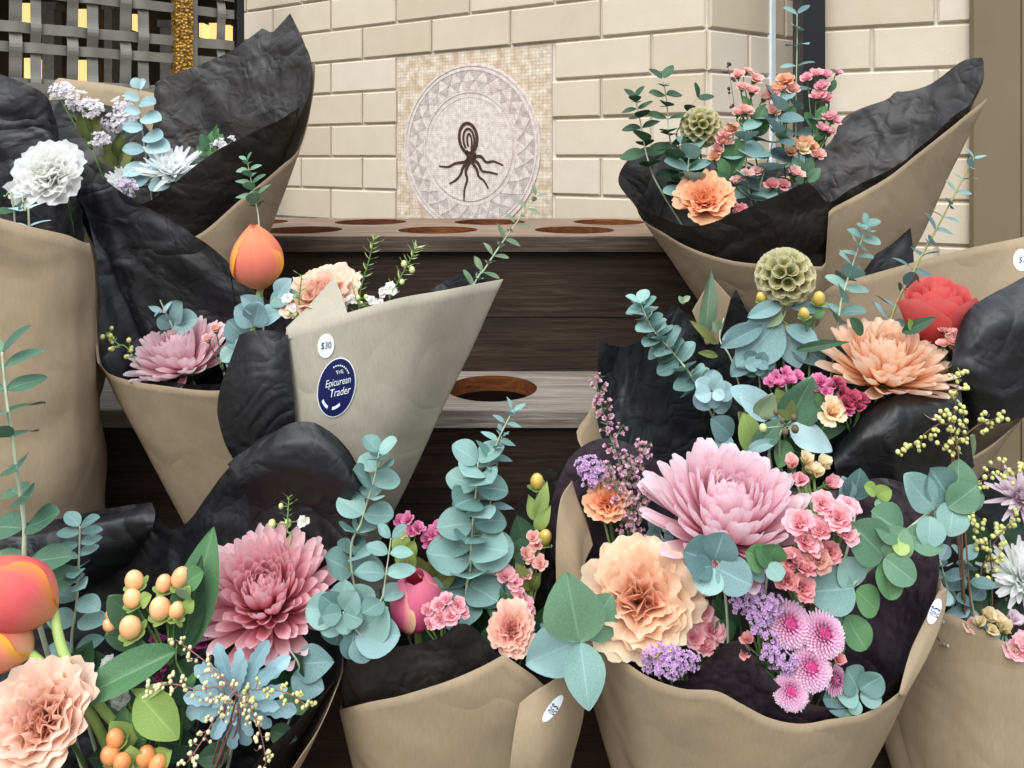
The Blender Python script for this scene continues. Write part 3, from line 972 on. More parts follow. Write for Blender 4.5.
# ---- M1: kraft with pink chrysanthemum and tall black tissue
wrap('M1', 'kraft wrap with high black tissue hood behind the orange tulip', base_of(-.355, 1.14, .455), .040,
     [(97, 362, 1.07, 1), (112, 376, 1.045), (160, 386, 1.02), (222, 391, 1.01), (270, 380, 1.02), (300, 350, 1.06), (290, 325, 1.16), (230, 290, 1.19), (150, 262, 1.19), (98, 240, 1.175), (92, 222, 1.165, 1), (94, 290, 1.12)],
     [(101, 362, 1.075), (125, 376, 1.05), (165, 382, 1.035), (215, 385, 1.025), (262, 376, 1.03), (300, 345, 1.06), (296, 318, 1.12), (262, 296, 1.15), (232, 276, 1.155), (228, 262, 1.155), (190, 232, 1.16), (140, 204, 1.16), (106, 180, 1.16), (83, 162, 1.155, 1), (70, 190, 1.15), (88, 214, 1.14), (97, 280, 1.12)],
     TISSUE, .005, seed=8)
# ---- M2: the wrap with the sticker
wrap('M2', 'large smooth kraft wrap carrying the round navy shop sticker', base_of(-.277, 1.045, .455), .040,
     [(287, 329, .99, 1), (316, 322, .955), (347, 313, .935), (400, 298, .925), (450, 289, .935), (504, 279, .985, 1), (488, 288, 1.06), (440, 300, 1.12), (380, 318, 1.14), (320, 330, 1.10), (292, 338, 1.04)],
     [(302, 352, 1.0), (322, 338, .98), (350, 326, .95), (400, 312, .94), (450, 300, .95), (492, 288, .99), (488, 280, 1.03), (474, 269, 1.07), (455, 276, 1.1), (430, 290, 1.115), (400, 300, 1.125), (350, 320, 1.12), (300, 336, 1.05)],
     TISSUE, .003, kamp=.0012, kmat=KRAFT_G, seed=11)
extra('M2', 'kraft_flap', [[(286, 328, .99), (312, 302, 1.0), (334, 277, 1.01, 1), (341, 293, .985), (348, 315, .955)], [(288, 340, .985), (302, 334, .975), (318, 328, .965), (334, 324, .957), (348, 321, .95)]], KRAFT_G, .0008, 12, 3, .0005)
extra('M2', 'tissue_fold', [[(239, 335, .985), (250, 331, .98), (262, 330, .978), (275, 331, .978), (288, 335, .982)],
                            [(216, 397, .985), (236, 388, .968), (256, 384, .962), (276, 388, .962), (293, 398, .97)],
                            [(222, 440, .98), (242, 434, .965), (260, 431, .96), (278, 431, .96), (297, 434, .968)],
                            [(244, 480, .985), (258, 480, .975), (272, 480, .97), (288, 480, .97), (304, 482, .978)],
                            [(266, 530, .995), (276, 532, .985), (286, 532, .98), (298, 532, .98), (310, 530, .988)]], TISSUE, .003, 14, 4)
# ---- T: top right, black bowl with a swept wing
wrap('T', 'kraft wrap with a black tissue bowl and a long raised wing at the top right', base_of(.477, 1.31, .69), .052,
     [(640, 215, 1.27), (658, 230, 1.215), (690, 247, 1.185), (730, 259, 1.17), (770, 264, 1.165), (824, 266, 1.17, 1), (828, 210, 1.185, 1), (868, 188, 1.20), (902, 166, 1.22), (945, 132, 1.25), (988, 98, 1.30, 1), (975, 110, 1.38), (900, 150, 1.44), (800, 175, 1.45), (700, 175, 1.43), (650, 182, 1.37), (636, 190, 1.32)],
     [(618, 178, 1.29), (626, 194, 1.235), (645, 209, 1.205), (668, 219, 1.185), (692, 224, 1.172), (716, 219, 1.165), (745, 208, 1.162), (775, 195, 1.165), (806, 182, 1.172), (828, 202, 1.185), (850, 190, 1.21), (905, 160, 1.23), (948, 118, 1.27), (980, 88, 1.325), (984, 58, 1.35, 1), (966, 61, 1.375), (932, 84, 1.41), (903, 92, 1.425), (896, 91, 1.43, 1), (886, 100, 1.435), (846, 116, 1.45), (826, 146, 1.45), (780, 168, 1.45), (700, 158, 1.43), (650, 146, 1.37), (628, 160, 1.325)],
     TISSUE_B, .0048, seed=14)
# ---- R: middle right
wrap('R', 'kraft wrap with shiny black tissue round the coral rose, middle right', base_of(.40, 1.09, .455), .05,
     [(578, 440, 1.09), (620, 490, 1.02), (700, 520, .985), (780, 525, .97), (880, 500, .965), (960, 462, .975), (1008, 432, 1.0), (1040, 395, 1.03), (1080, 310, 1.12), (1070, 226, 1.2), (1024, 237, 1.215), (960, 250, 1.22), (900, 266, 1.22), (830, 286, 1.215), (757, 309, 1.20, 1), (735, 330, 1.195), (700, 330, 1.19), (640, 356, 1.165), (606, 384, 1.14), (588, 414, 1.115)],
     [(600, 430, 1.06), (640, 480, 1.01), (720, 496, .985), (790, 478, .975), (838, 452, .97), (862, 412, .975), (900, 395, .975), (935, 389, .98), (957, 382, .99, 1), (955, 345, 1.02), (966, 318, 1.03), (988, 300, 1.045), (1030, 280, 1.06), (1075, 290, 1.09), (1062, 305, 1.16), (1010, 318, 1.185), (955, 328, 1.19), (905, 338, 1.19), (830, 340, 1.185), (775, 334, 1.18), (752, 318, 1.18), (735, 289, 1.185, 1), (716, 322, 1.175), (692, 318, 1.17), (673, 302, 1.165, 1), (660, 322, 1.155), (640, 341, 1.145), (618, 347, 1.125), (596, 341, 1.105, 1), (598, 380, 1.085)],
     TISSUE, .0055, seed=17)
extra('R', 'kraft_flap', [[(692, 311, 1.165), (702, 294, 1.165), (712, 277, 1.165, 1), (721, 287, 1.165), (731, 298, 1.165)], [(706, 345, 1.158), (709, 344, 1.157), (712, 343, 1.156), (715, 344, 1.157), (718, 345, 1.158)]], KRAFT, .0006, 12, 3, .0005)
extra('R', 'tissue_fold', [[(957, 332, 1.0), (968, 314, 1.0), (985, 300, .998), (1005, 288, .996), (1030, 274, .995), (1056, 262, .995)],
                           [(954, 356, .985), (968, 344, .975), (986, 334, .97), (1008, 324, .968), (1030, 314, .966), (1056, 304, .966)],
                           [(956, 382, .985), (970, 384, .972), (988, 386, .966), (1006, 384, .964), (1030, 380, .962), (1056, 374, .962)],
                           [(966, 416, .99), (978, 420, .98), (992, 422, .976), (1006, 420, .974), (1030, 414, .972), (1056, 408, .972)]], TISSUE, .006, 15, 9)
extra('R', 'tissue_fold', [[(850, 268, 1.232), (872, 256, 1.234), (892, 244, 1.236), (911, 227, 1.238, 1), (914, 250, 1.236)], [(850, 310, 1.222), (872, 306, 1.222), (892, 300, 1.222), (908, 294, 1.222), (916, 290, 1.222)]], TISSUE, .0015, 14, 12, 0, 30, 10)
# ---- F1: bottom left
wrap('F1', 'black tissue and kraft wrap at the bottom left, holding tulips and orange berries', base_of(-.394, .87, .215), .045,
     [(342, 664, .83), (338, 684, .80), (322, 722, .765), (300, 752, .745), (262, 800, .725), (150, 850, .70), (0, 850, .70), (-110, 800, .74), (-130, 660, .84), (-60, 600, .93), (60, 575, .98), (200, 560, .99), (300, 570, .97), (336, 610, .90)],
     [(343, 640, .845), (334, 676, .80), (300, 722, .755), (262, 752, .73), (225, 790, .715), (120, 830, .70), (0, 830, .70), (-100, 780, .74), (-120, 620, .84), (-60, 535, .92), (0, 526, .945), (60, 518, .955), (110, 508, .96), (152, 503, .96, 1), (166, 526, .965), (180, 528, .97), (203, 500, .95), (228, 470, .935), (256, 442, .925), (286, 426, .92), (310, 424, .92), (332, 434, .92), (352, 458, .915), (364, 481, .91, 1), (358, 530, .89), (350, 590, .875)],
     TISSUE, .005, seed=21)
# ---- F2: bottom centre
wrap('F2', 'kraft wrap with a pointed front edge at the bottom centre, holding the pink tulip', base_of(-.057, .87, .215), .05,
     [(338, 711, .83, 1), (366, 704, .79), (400, 697, .775), (440, 684, .77), (475, 670, .768), (504, 655, .768, 1), (530, 673, .772), (556, 690, .785), (586, 664, .83, 1), (590, 648, .89), (560, 630, .95), (480, 625, .975), (400, 640, .96), (350, 675, .90)],
     [(339, 694, .84), (344, 668, .815), (352, 653, .80), (375, 650, .795), (410, 646, .79), (440, 638, .785), (456, 625, .785), (472, 628, .787), (494, 650, .787), (520, 668, .79), (548, 676, .80), (578, 655, .845), (590, 610, .90), (596, 540, .945), (590, 490, .955), (572, 458, .955, 1), (548, 470, .96), (528, 490, .965), (508, 520, .97), (470, 580, .975), (400, 590, .965), (350, 620, .93)],
     TISSUE_B, .0045, seed=25)
FLAP2 = extra('F2', 'kraft_flap', [[(520, 703, .764), (532, 693, .765), (547, 683, .768), (566, 671, .785), (586, 662, .815)], [(514, 735, .757), (528, 732, .755), (545, 728, .757), (563, 722, .77), (583, 714, .80)], [(509, 775, .757), (522, 777, .755), (538, 777, .757), (553, 774, .77), (569, 766, .80)], [(500, 860, .78), (512, 860, .778), (525, 860, .78), (536, 856, .79), (548, 850, .81)]], KRAFT, .0012, 12, 6, .0006)
# ---- F3: bottom right of centre, the largest
wrap('F3', 'largest kraft wrap, bottom right of centre, under the pale peach carnation', base_of(.224, .87, .215), .05,
     [(598, 636, .81), (618, 654, .765), (648, 676, .74), (682, 689, .728), (716, 691, .722), (742, 704, .72), (770, 718, .72), (800, 724, .723), (832, 720, .73), (870, 710, .745), (908, 682, .77), (930, 640, .80), (946, 590, .835, 1), (930, 560, .90), (880, 530, .955), (800, 520, .985), (700, 520, .985), (620, 530, .96), (575, 560, .92), (556, 585, .88), (575, 610, .845)],
     [(602, 630, .82), (625, 648, .785), (655, 672, .76), (686, 684, .745), (705, 664, .74), (722, 648, .738), (738, 641, .737), (752, 652, .737), (770, 672, .735), (795, 696, .735), (825, 706, .738), (855, 706, .748), (892, 682, .772), (920, 642, .80), (940, 588, .845), (938, 540, .875), (915, 492, .915), (880, 478, .945), (830, 490, .965), (740, 480, .975), (660, 460, .975), (620, 440, .965), (592, 440, .955), (570, 455, .945), (556, 480, .93), (548, 515, .915), (552, 555, .89), (572, 600, .86)],
     TISSUE_P, .0045, seed=29)
extra('F3', 'kraft_flap', [[(571, 481, .905, 1), (577, 500, .90), (585, 520, .895), (592, 545, .885)], [(560, 500, .875), (566, 520, .87), (576, 540, .868), (584, 566, .866)], [(556, 545, .865), (563, 555, .86), (574, 570, .857), (586, 592, .855)], [(556, 586, .862), (566, 596, .857), (578, 606, .852), (592, 618, .85)]], KRAFT, .0015, 14, 3, .0006)
# ---- F4: bottom right corner
wrap('F4', 'plain kraft wrap cut by the bottom right corner of the picture', base_of(.53, .88, .215), .05,
     [(855, 640, .99), (880, 630, .95), (915, 610, .91), (944, 612, .885), (972, 624, .865), (1000, 640, .85), (1040, 656, .84), (1110, 660, .88), (1140, 610, .97), (1080, 560, 1.04), (980, 550, 1.06), (890, 590, 1.04)],
     [(870, 640, .985), (915, 622, .925), (950, 622, .90), (1000, 650, .865), (1050, 660, .855), (1110, 640, .90), (1120, 560, .98), (1060, 500, 1.03), (1000, 470, 1.05), (950, 465, 1.06), (910, 500, 1.06), (880, 580, 1.03)],
     TISSUE, .0045, seed=33)

# rolled-over edges of the tissue
extra('R', 'tissue_roll', [[(832, 454, .975), (866, 412, .978), (900, 397, .978), (935, 390, .98), (960, 385, .985)], [(834, 462, .955), (868, 426, .950), (902, 411, .948), (936, 404, .950), (962, 400, .958)], [(838, 482, .953), (870, 454, .944), (904, 442, .941), (938, 436, .944), (966, 428, .955)], [(846, 510, .970), (876, 500, .966), (908, 490, .963), (940, 480, .966), (972, 465, .974)]], TISSUE, .006, 20, 12)
extra('F1', 'tissue_roll', [[(-25, 530, .945), (40, 522, .945), (100, 511, .945), (152, 503, .952)], [(-25, 539, .925), (40, 533, .923), (100, 522, .923), (155, 514, .932)], [(-25, 566, .918), (40, 566, .915), (92, 554, .915), (150, 534, .928)], [(-25, 610, .93), (36, 610, .928), (82, 596, .928), (130, 566, .938)]], TISSUE, .005, 18, 13)
extra('F1', 'tissue_roll', [[(232, 466, .925), (262, 440, .915), (300, 423, .908), (335, 436, .905), (364, 482, .898)], [(240, 476, .905), (264, 454, .895), (300, 440, .887), (332, 452, .885), (359, 488, .885)], [(246, 492, .905), (266, 476, .897), (298, 468, .890), (328, 474, .888), (352, 498, .888)], [(252, 520, .918), (268, 506, .912), (296, 502, .908), (322, 506, .904), (344, 516, .900)]], TISSUE, .005, 18, 14)

# ------------------------------------------------------------------ stickers lie on the paper
def paper_hit(mbs, px, py):
    o = Vector((0, 0, H)); d = P(px, py, 1.0) - o; d.normalize()
    best = None
    for b in mbs:
        h = b.ray_cast(o, d)
        if h[0] is not None and (best is None or h[3] < best[3]): best = h
    if best is None: return None
    n = best[1]
    if n.dot(d) > 0: n = -n
    return best[0], n
def bvh_of(mb): return BVHTree.FromPolygons(mb.v, mb.f)
def decal(name, bvhs, pts, faces, mat, parent, lift, c0):
    """flat shape in sticker coordinates laid on the paper round its centre"""
    mb = MB()
    for (x, y) in pts:
        h = paper_hit(bvhs, x, y) or paper_hit(bvhs, *c0)
        mb.v.append(h[0] + h[1] * lift); mb.uv.append((.5, .5))
    mb.f = faces
    return part(name, mb, mat, parent, True)
def oval(cx, cy, a, b, rot, n=40, k=1.0):
    pts = [(cx, cy)]
    rings = (.33, .66, 1.0)
    for q in rings:
        for i in range(n):
            t = 2*pi*i/n; x, y = a*k*q*cos(t), b*k*q*sin(t)
            pts.append((cx + x*cos(rot) - y*sin(rot), cy + x*sin(rot) + y*cos(rot)))
    fc = [(0, 1 + i, 1 + (i+1) % n) for i in range(n)]
    for r in range(2):
        fc += [(1 + r*n + i, 1 + (r+1)*n + i, 1 + (r+1)*n + (i+1) % n, 1 + r*n + (i+1) % n) for i in range(n)]
    return pts, fc
def text_shape(txt, cx, cy, size, rot, shear=0.0, sx=1.0, arc=None):
    cu = bpy.data.curves.new('lettering', 'FONT'); cu.body = txt; cu.size = 1; cu.align_x = 'CENTER'; cu.align_y = 'CENTER'
    cu.resolution_u = 3; cu.shear = shear
    ob = bpy.data.objects.new('lettering_source', cu); COL.objects.link(ob)
    bpy.context.view_layer.update()
    dg = bpy.context.evaluated_depsgraph_get()
    me = bpy.data.meshes.new_from_object(ob.evaluated_get(dg))
    pts = []
    for v in me.vertices:
        x, y = v.co.x * size * sx, -v.co.y * size
        if arc:
            r, up = arc
            a = x / r
            if up: x, y = sin(a) * (r - y), -cos(a) * (r - y) 
            else: x, y = sin(a) * (r + y), cos(a) * (r + y)
        pts.append((cx + x*cos(rot) - y*sin(rot), cy + x*sin(rot) + y*cos(rot)))
    fc = [tuple(p.vertices) for p in me.polygons]
    bpy.data.objects.remove(ob); bpy.data.meshes.remove(me); bpy.data.curves.remove(cu)
    return pts, fc
M_WHITE = m_plain('white sticker', (232, 240, 246), .5, .4, var=.02)
M_NAVY = m_plain('navy sticker', (24, 30, 84), .45, .4, var=.05)
M_INK = m_plain('dark blue ink', (40, 40, 84), .6, .3, var=.05)
kb = [bvh_of(BQ['M2'][2])]; r_ = BQ['M2'][1]
p_, f_ = oval(326.5, 345.5, 8.2, 12.2, .10); st = decal('price_sticker', kb, p_, f_, M_WHITE, r_, .0012, (326, 345)); st['label'] = 'white round price sticker'
p_, f_ = text_shape('$30', 326.5, 345.5, 9.5, -.12, .25, .72); decal('lettering', kb, p_, f_, M_INK, st, .0018, (326, 345))
p_, f_ = oval(337, 387, 18.6, 30.4, .22, 48); st = decal('shop_sticker', kb, p_, f_, M_WHITE, r_, .0012, (337, 387)); st['label'] = 'navy oval shop sticker with white lettering'
p_, f_ = oval(337, 387, 17.6, 29.2, .22, 48); decal('navy_disc', kb, p_, f_, M_NAVY, st, .0016, (337, 387))
RT = -.22
for txt, x, y, sz, sh, sx in (('THE', 340.5, 371.5, 5.2, 0, .8), ('Epicurean', 338, 381.5, 10.2, .6, .64), ('Trader', 339.5, 391.5, 11, .6, .68), ('SF', 336.0, 400.0, 3.6, 0, .8)):
    if txt == 'SF': continue
    p_, f_ = text_shape(txt, x, y, sz, RT, sh, sx); decal('lettering', kb, p_, f_, M_WHITE, st, .0021, (337, 387))
def band(cx, cy, a, b, rot, t0, t1, w, n=14):
    pts = []; fc = []
    for i in range(n + 1):
        t = t0 + (t1 - t0) * i / n
        for k in (1 - w, 1 + w):
            x, y = a*k*cos(t), b*k*sin(t); pts.append((cx + x*cos(rot) - y*sin(rot), cy + x*sin(rot) + y*cos(rot)))
    for i in range(n): fc.append((2*i, 2*i+1, 2*i+3, 2*i+2))
    return pts, fc
for t0, t1, w in ((1.75, 2.35, .075), (.80, 1.40, .075)):
    p_, f_ = band(335.5, 386, 12.5, 22, .22, t0, t1, w); decal('lettering', kb, p_, f_, M_WHITE, st, .0021, (337, 387))
for i in range(9):
    t0 = -2.15 + i * .155
    p_, f_ = band(337, 387, 13.2, 22.5, .22, t0, t0 + .09, .035, 3); decal('lettering', kb, p_, f_, M_WHITE, st, .0021, (337, 387))
kb = [bvh_of(BQ['R'][2])]; r_ = BQ['R'][1]
p_, f_ = oval(1021, 260, 8.0, 11, 0); st = decal('price_sticker', kb, p_, f_, M_WHITE, r_, .0012, (1021, 260)); st['label'] = 'white round price sticker'
p_, f_ = text_shape('$30', 1023, 260, 9, -.1, .25, .72); decal('lettering', kb, p_, f_, M_INK, st, .0018, (1021, 260))
FLAP3 = extra('F3', 'kraft_flap', [[(938, 592, .828), (926, 618, .812), (910, 652, .786), (899, 694, .757)], [(942, 590, .829), (935, 616, .812), (920, 652, .786), (902, 696, .758)], [(947, 588, .834), (944, 614, .818), (930, 652, .792), (905, 698, .762)]], KRAFT, .0006, 12, 5, .0005, 30, 10)
BQ_FLAP = {'F2': FLAP2, 'F3': FLAP3}
# ================================================================== flowers: helpers
G_STEM = m_plain('green stem', (110, 138, 78), .6, .3, var=.12)
G_PALE = m_plain('pale eucalyptus stem', (176, 186, 158), .6, .3, var=.1)
G_BROWN = m_plain('brown twig', (112, 84, 66), .7, .2, var=.15)
G_RED = m_plain('reddish twig', (150, 104, 100), .7, .2, var=.15)
L_BLUE = m_leaf('blue green eucalyptus leaf', (74, 104, 105), (132, 166, 165), (156, 186, 184))
L_ICE = m_leaf('pale blue eucalyptus leaf', (120, 154, 158), (176, 206, 208), (184, 212, 212))
L_TEAL = m_leaf('teal eucalyptus leaf', (84, 120, 114), (144, 180, 172), (168, 200, 193))
L_GREEN = m_leaf('green eucalyptus leaf', (66, 106, 84), (116, 154, 122), (154, 186, 154))
L_DEEP = m_leaf('deep green eucalyptus leaf', (52, 90, 72), (100, 138, 110), (140, 172, 142))
L_DARK = m_leaf('dark green leaf', (30, 58, 38), (62, 96, 66), (96, 128, 92))
L_SAGE = m_leaf('sage leaf', (92, 120, 96), (140, 160, 126), (164, 182, 150))
L_MID = m_leaf('mid green leaf', (52, 96, 62), (96, 138, 92), (134, 166, 120))
L_LIME = m_leaf('lime green leaf', (132, 164, 82), (176, 200, 120), (192, 212, 146), trans=.3)
L_OLIVE = m_leaf('olive leaf', (86, 98, 50), (128, 134, 78), (150, 154, 100))
L_MILLER = m_leaf('felted blue leaf', (118, 152, 162), (160, 192, 200), (170, 200, 205), rough=.85, spec=.1)
CAMP = Vector((0, 0, H))
def root_at(bq, name, label, cat, group, spread=.022):
    b = BQ[bq][0]
    a = RND.random() * 6.28; r = RND.random() * spread
    return thing(name, label, cat, b + Vector((cos(a)*r, sin(a)*r, .012)), group)
def stem_part(root, pts, r=.0018, mat=None, name='stem', r1=None, n=24, nsides=6):
    mb = MB(); mb.tube(smooth_pts(pts, n), r, r1, nsides); return part(name, mb, mat or G_STEM, root)
def to_base(root, p, d=None, k=.35):
    """from the head down into the wrap"""
    b = Vector(root.location); L = (p - b).length
    q = p - (d or Vector((0, 0, 1))) * L * k * .5
    mid = b.lerp(p, .5); mid = mid.lerp(q, .35)
    return [p, q.lerp(b.lerp(p, .75), .5), mid, b.lerp(p, .22), b]

def bloom(name, label, cat, bq, heads, px, py, D, R, face=(0, -.7, .7), group=None, roll=0.0, sr=.0022, stem_mat=None, sz=(1, 1, 1), neck=.3, sub=None):
    root = root_at(bq, name, label, cat, group)
    pos = P(px, py, D); r = R / F * D
    M = Matrix.Translation(pos) @ frame(face, roll) @ Matrix.Diagonal((r*sz[0], r*sz[1], r*sz[2], 1))
    objs = []
    for h in heads:
        nm, mb, mat = h[:3]; q = MB(); q.add(mb, M)
        o = part(nm, q, mat, root)
        if len(h) > 3: o['label'] = h[3]
        objs.append(o)
    d = Vector(face).normalized()
    st = stem_part(root, to_base(root, pos - d * r * neck, d), sr, stem_mat)
    return root, M, objs

def calyx(mb, r=.2, h=.45, z=-.62):
    mb.grid(lambda u, v: ((.06 + r*sin(v*1.45)) * cos(6.2832*u), (.06 + r*sin(v*1.45)) * sin(6.2832*u), z + h*v), 12, 5, None, True)
    return mb
def backleaves(n=9, seed=1, L=.5, z=-.18):
    rng = random.Random(seed); mb = MB()
    for k in range(n): petal(mb, k*GA, .04, z, L * rng.uniform(.8, 1.1), .09, -.3 + rng.uniform(-.2, .3), .2, nu=2, nv=4, rng=rng)
    return mb

def leafset(root, items, mat, bends=True, parent=None):
    """leaves given by picture points: (x0, y0, x1, y1, D0, D1, shape[, width factor[, normal[, material]]])"""
    for it in items:
        x0, y0, x1, y1, D0, D1, shape = it[:7]
        wf = it[7] if len(it) > 7 and it[7] else 1.0
        mt = it[9] if len(it) > 9 else mat
        a = P(x0, y0, D0); b = P(x1, y1, D1); d = b - a; L = d.length
        x = d.normalized()
        nrm = Vector(it[8]) if len(it) > 8 and it[8] else Vector((RND.uniform(-.35, .35), -1, .55))
        z = nrm - x * nrm.dot(x); z = z.normalized() if z.length > 1e-4 else x.orthogonal().normalized()
        y = z.cross(x)
        M = Matrix.Translation(a) @ Matrix(((x.x, y.x, z.x, 0), (x.y, y.y, z.y, 0), (x.z, y.z, z.z, 0), (0, 0, 0, 1))) @ Matrix.Diagonal((L, L*wf, L, 1))
        o = link('leaf', leaf_data(shape, mt, RND.randrange(5)), root, Matrix.Translation(-Vector(root.location)) @ M)
def pair_leaves(root, pts, n, s0, s1, shape, mat, ang=20, t0=0.0, t1=1.0, wf=1.0, twist0=0.0, jit=14, tipup=True, step=90, face=1.0, bq_big=False):
    """opposite pairs along a stem listed tip first; s0 -> s1 leaf length in pixels"""
    C = smooth_pts(pts, 60)
    for k in range(n):
        t = t0 + (t1 - t0) * k / max(1, n - 1)
        i = min(int(t * 60), 59); p = C[i].lerp(C[i+1], t * 60 - i)
        T = (C[max(0, i-1)] - C[min(60, i+2)]).normalized()      # towards the tip
        ref = Vector((0, -1, 0)); a = T.cross(ref); a = a.normalized() if a.length > .1 else T.orthogonal().normalized(); b = T.cross(a)
        th = radians(step * k + twist0 + RND.uniform(-jit, jit))
        s = (1.5 if bq_big else 1.28) * (s0 + (s1 - s0) * k / max(1, n - 1)) / F * p.y * RND.uniform(.88, 1.12)
        for sg in (0, pi):
            d = a * cos(th + sg) + b * sin(th + sg)
            e = radians(ang + RND.uniform(-12, 14) + (28 if k == 0 and tipup else 0))
            x = (d * cos(e) + T * sin(e)).normalized(); z = (T * cos(e) - d * sin(e)).normalized()
            z = z + x.cross(z) * RND.uniform(-.3, .3) + Vector((0, -.85, .25)) * face; z = (z - x * z.dot(x)).normalized(); y = z.cross(x)
            M = Matrix.Translation(p + d * .001) @ Matrix(((x.x, y.x, z.x, 0), (x.y, y.y, z.y, 0), (x.z, y.z, z.z, 0), (0, 0, 0, 1))) @ Matrix.Diagonal((s, s * wf, s, 1))
            link('leaf', leaf_data(shape, mat, RND.randrange(5)), root, Matrix.Translation(-Vector(root.location)) @ M)
def euc(label, bq, pts, n, s0, s1, shape='round', mat=None, ang=20, stem=None, r=.0014, wf=1.0, twist0=0.0, jit=14, leaves=(), step=90, t1=1.0, name='eucalyptus_branch', cat='eucalyptus', group='eucalyptus branches in the bouquets', direct=False):
    root = root_at(bq, name, label, cat, group)
    V = [P(*p) for p in pts]
    b = Vector(root.location); e = V[-1]
    full = V + [b.lerp(e, .55) + (V[-1] - V[-2]).normalized() * .01, b.lerp(e, .2), b]
    mb = MB(); mb.tube(smooth_pts(full, 40), r * .55, r * 1.5, 6); part('stem', mb, stem or G_PALE, root)
    if n: pair_leaves(root, V, n, s0, s1, shape, mat or L_BLUE, ang, 0.0, t1, wf, twist0, jit, True, step, 1.0, bq == 'T')
    if leaves: leafset(root, leaves, mat or L_BLUE)
    return root

FL = {}
def floret_part(root, kind, mb_fn, mat, px, py, D, R, face, name='bloom'):
    k = (kind, mat.name)
    if k not in FL: FL[k] = mb_fn().mesh(name, mat)
    pos = P(px, py, D); r = R / F * D
    M = Matrix.Translation(pos - Vector(root.location)) @ frame(face, RND.random()*6) @ Matrix.Scale(r, 4)
    return link(name, FL[k], root, M), pos
def spray(name, label, cat, bq, kind, mb_fn, mat, items, node, group=None, sr=.0011, stem_mat=None, leaves=(), leaf_mat=None, face=(0, -.6, .8), bud=None, calyxes=True):
    """several small blooms on one branching stem; items: (x, y, D, R)"""
    root = root_at(bq, name, label, cat, group)
    nd = P(*node); mb = MB(); cal = MB()
    for it in items:
        x, y, D, R = it[:4]
        if kind == 'kal': R *= 1.4 if bq == 'T' else 1.3
        if kind == 'bud': R *= 1.25
        fc = Vector(it[4]) if len(it) > 4 else (Vector(face) + Vector((RND.uniform(-.4, .4), RND.uniform(-.3, .2), RND.uniform(-.3, .2))))
        mt = it[5] if len(it) > 5 else mat
        o, pos = floret_part(root, kind, mb_fn, mt, x, y, D, R, fc)
        d = fc.normalized(); r = R / F * D
        mb.tube(smooth_pts([pos - d*r*.2, pos - d*r*1.2, pos.lerp(nd, .6), nd], 8), sr * .7, sr, 5)
        if calyxes:
            c = MB(); calyx(c, .26, .5, -.62); cal.add(c, Matrix.Translation(pos) @ frame(fc) @ Matrix.Scale(r, 4))
    b = Vector(root.location)
    mb.tube(smooth_pts([nd, nd.lerp(b, .4), b.lerp(nd, .2), b], 14), sr, sr * 1.6, 6)
    part('stem', mb, stem_mat or G_STEM, root)
    if calyxes: part('calyxes', cal, G_STEM, root)['kind'] = 'stuff'
    if leaves: leafset(root, leaves, leaf_mat or L_MID)
    return root

def mini(n, seed):
    rng = random.Random(seed); mb = MB()
    return mb
def statice(label, bq, combs, node, mat, group='statice sprays in the bouquets', fr=2.6, stem_mat=None, name='statice_spray', cat='statice', leaves=(), leaf_mat=None, dens=1.0, seed=1):
    """papery clusters: combs are (x, y, D, rx, ry, n)"""
    rng = random.Random(seed + len(label)); root = root_at(bq, name, label, cat, group)
    nd = P(*node); st = MB()
    for (x, y, D, rx, ry, n) in combs:
        fl = MB()
        c = P(x, y, D)
        for k in range(int(n * dens)):
            u = rng.uniform(-1, 1); a = rng.uniform(0, 6.28); q = sqrt(rng.random())
            dx, dy = q*cos(a)*rx, q*sin(a)*ry
            hgt = sqrt(max(0, 1 - q*q))
            pos = P(x + dx, y + dy, D - (hgt * .8 + rng.uniform(-.3, .2)) * min(rx, ry) / F * D)
            fc = Vector((dx / max(rx, 1) * .9, -.6 * hgt - .25, .55 - dy / max(ry, 1) * .7)) + Vector((rng.uniform(-.3, .3),) * 3)
            M = Matrix.Translation(pos) @ frame(fc, rng.random()*6) @ Matrix.Scale(fr / F * D * rng.uniform(.75, 1.25), 4)
            for j in range(5):
                petal(fl, j*1.2566, .05, -.3, 1.1, .42, 1.25, .1 + rng.uniform(-.3, .4), cup=.2, prof=lambda t: .3 + .75 * t if t < .8 else .9 - 2 * (t - .8), nu=2, nv=3, rng=rng)
                fl_n = 3 * 4
                for i in range(len(fl.v) - fl_n, len(fl.v)): fl.v[i] = M @ fl.v[i]
            if k % 3 == 0:
                st.tube([pos - Vector(fc).normalized() * .002, pos.lerp(c, .7) + Vector((0, .004, -.003))], .0005, .0006, 4)
        part('florets', fl, mat, root)
        st.tube(smooth_pts([c + Vector((0, .004, 0)), c.lerp(nd, .5) + Vector((0, 0, -.002)), nd], 8), .0009, .0013, 5)
    b = Vector(root.location)
    st.tube(smooth_pts([nd, nd.lerp(b, .4), b.lerp(nd, .2), b], 14), .0014, .002, 6)
    part('stem', st, stem_mat or G_STEM, root)
    if leaves: leafset(root, leaves, leaf_mat or L_MID)
    return root

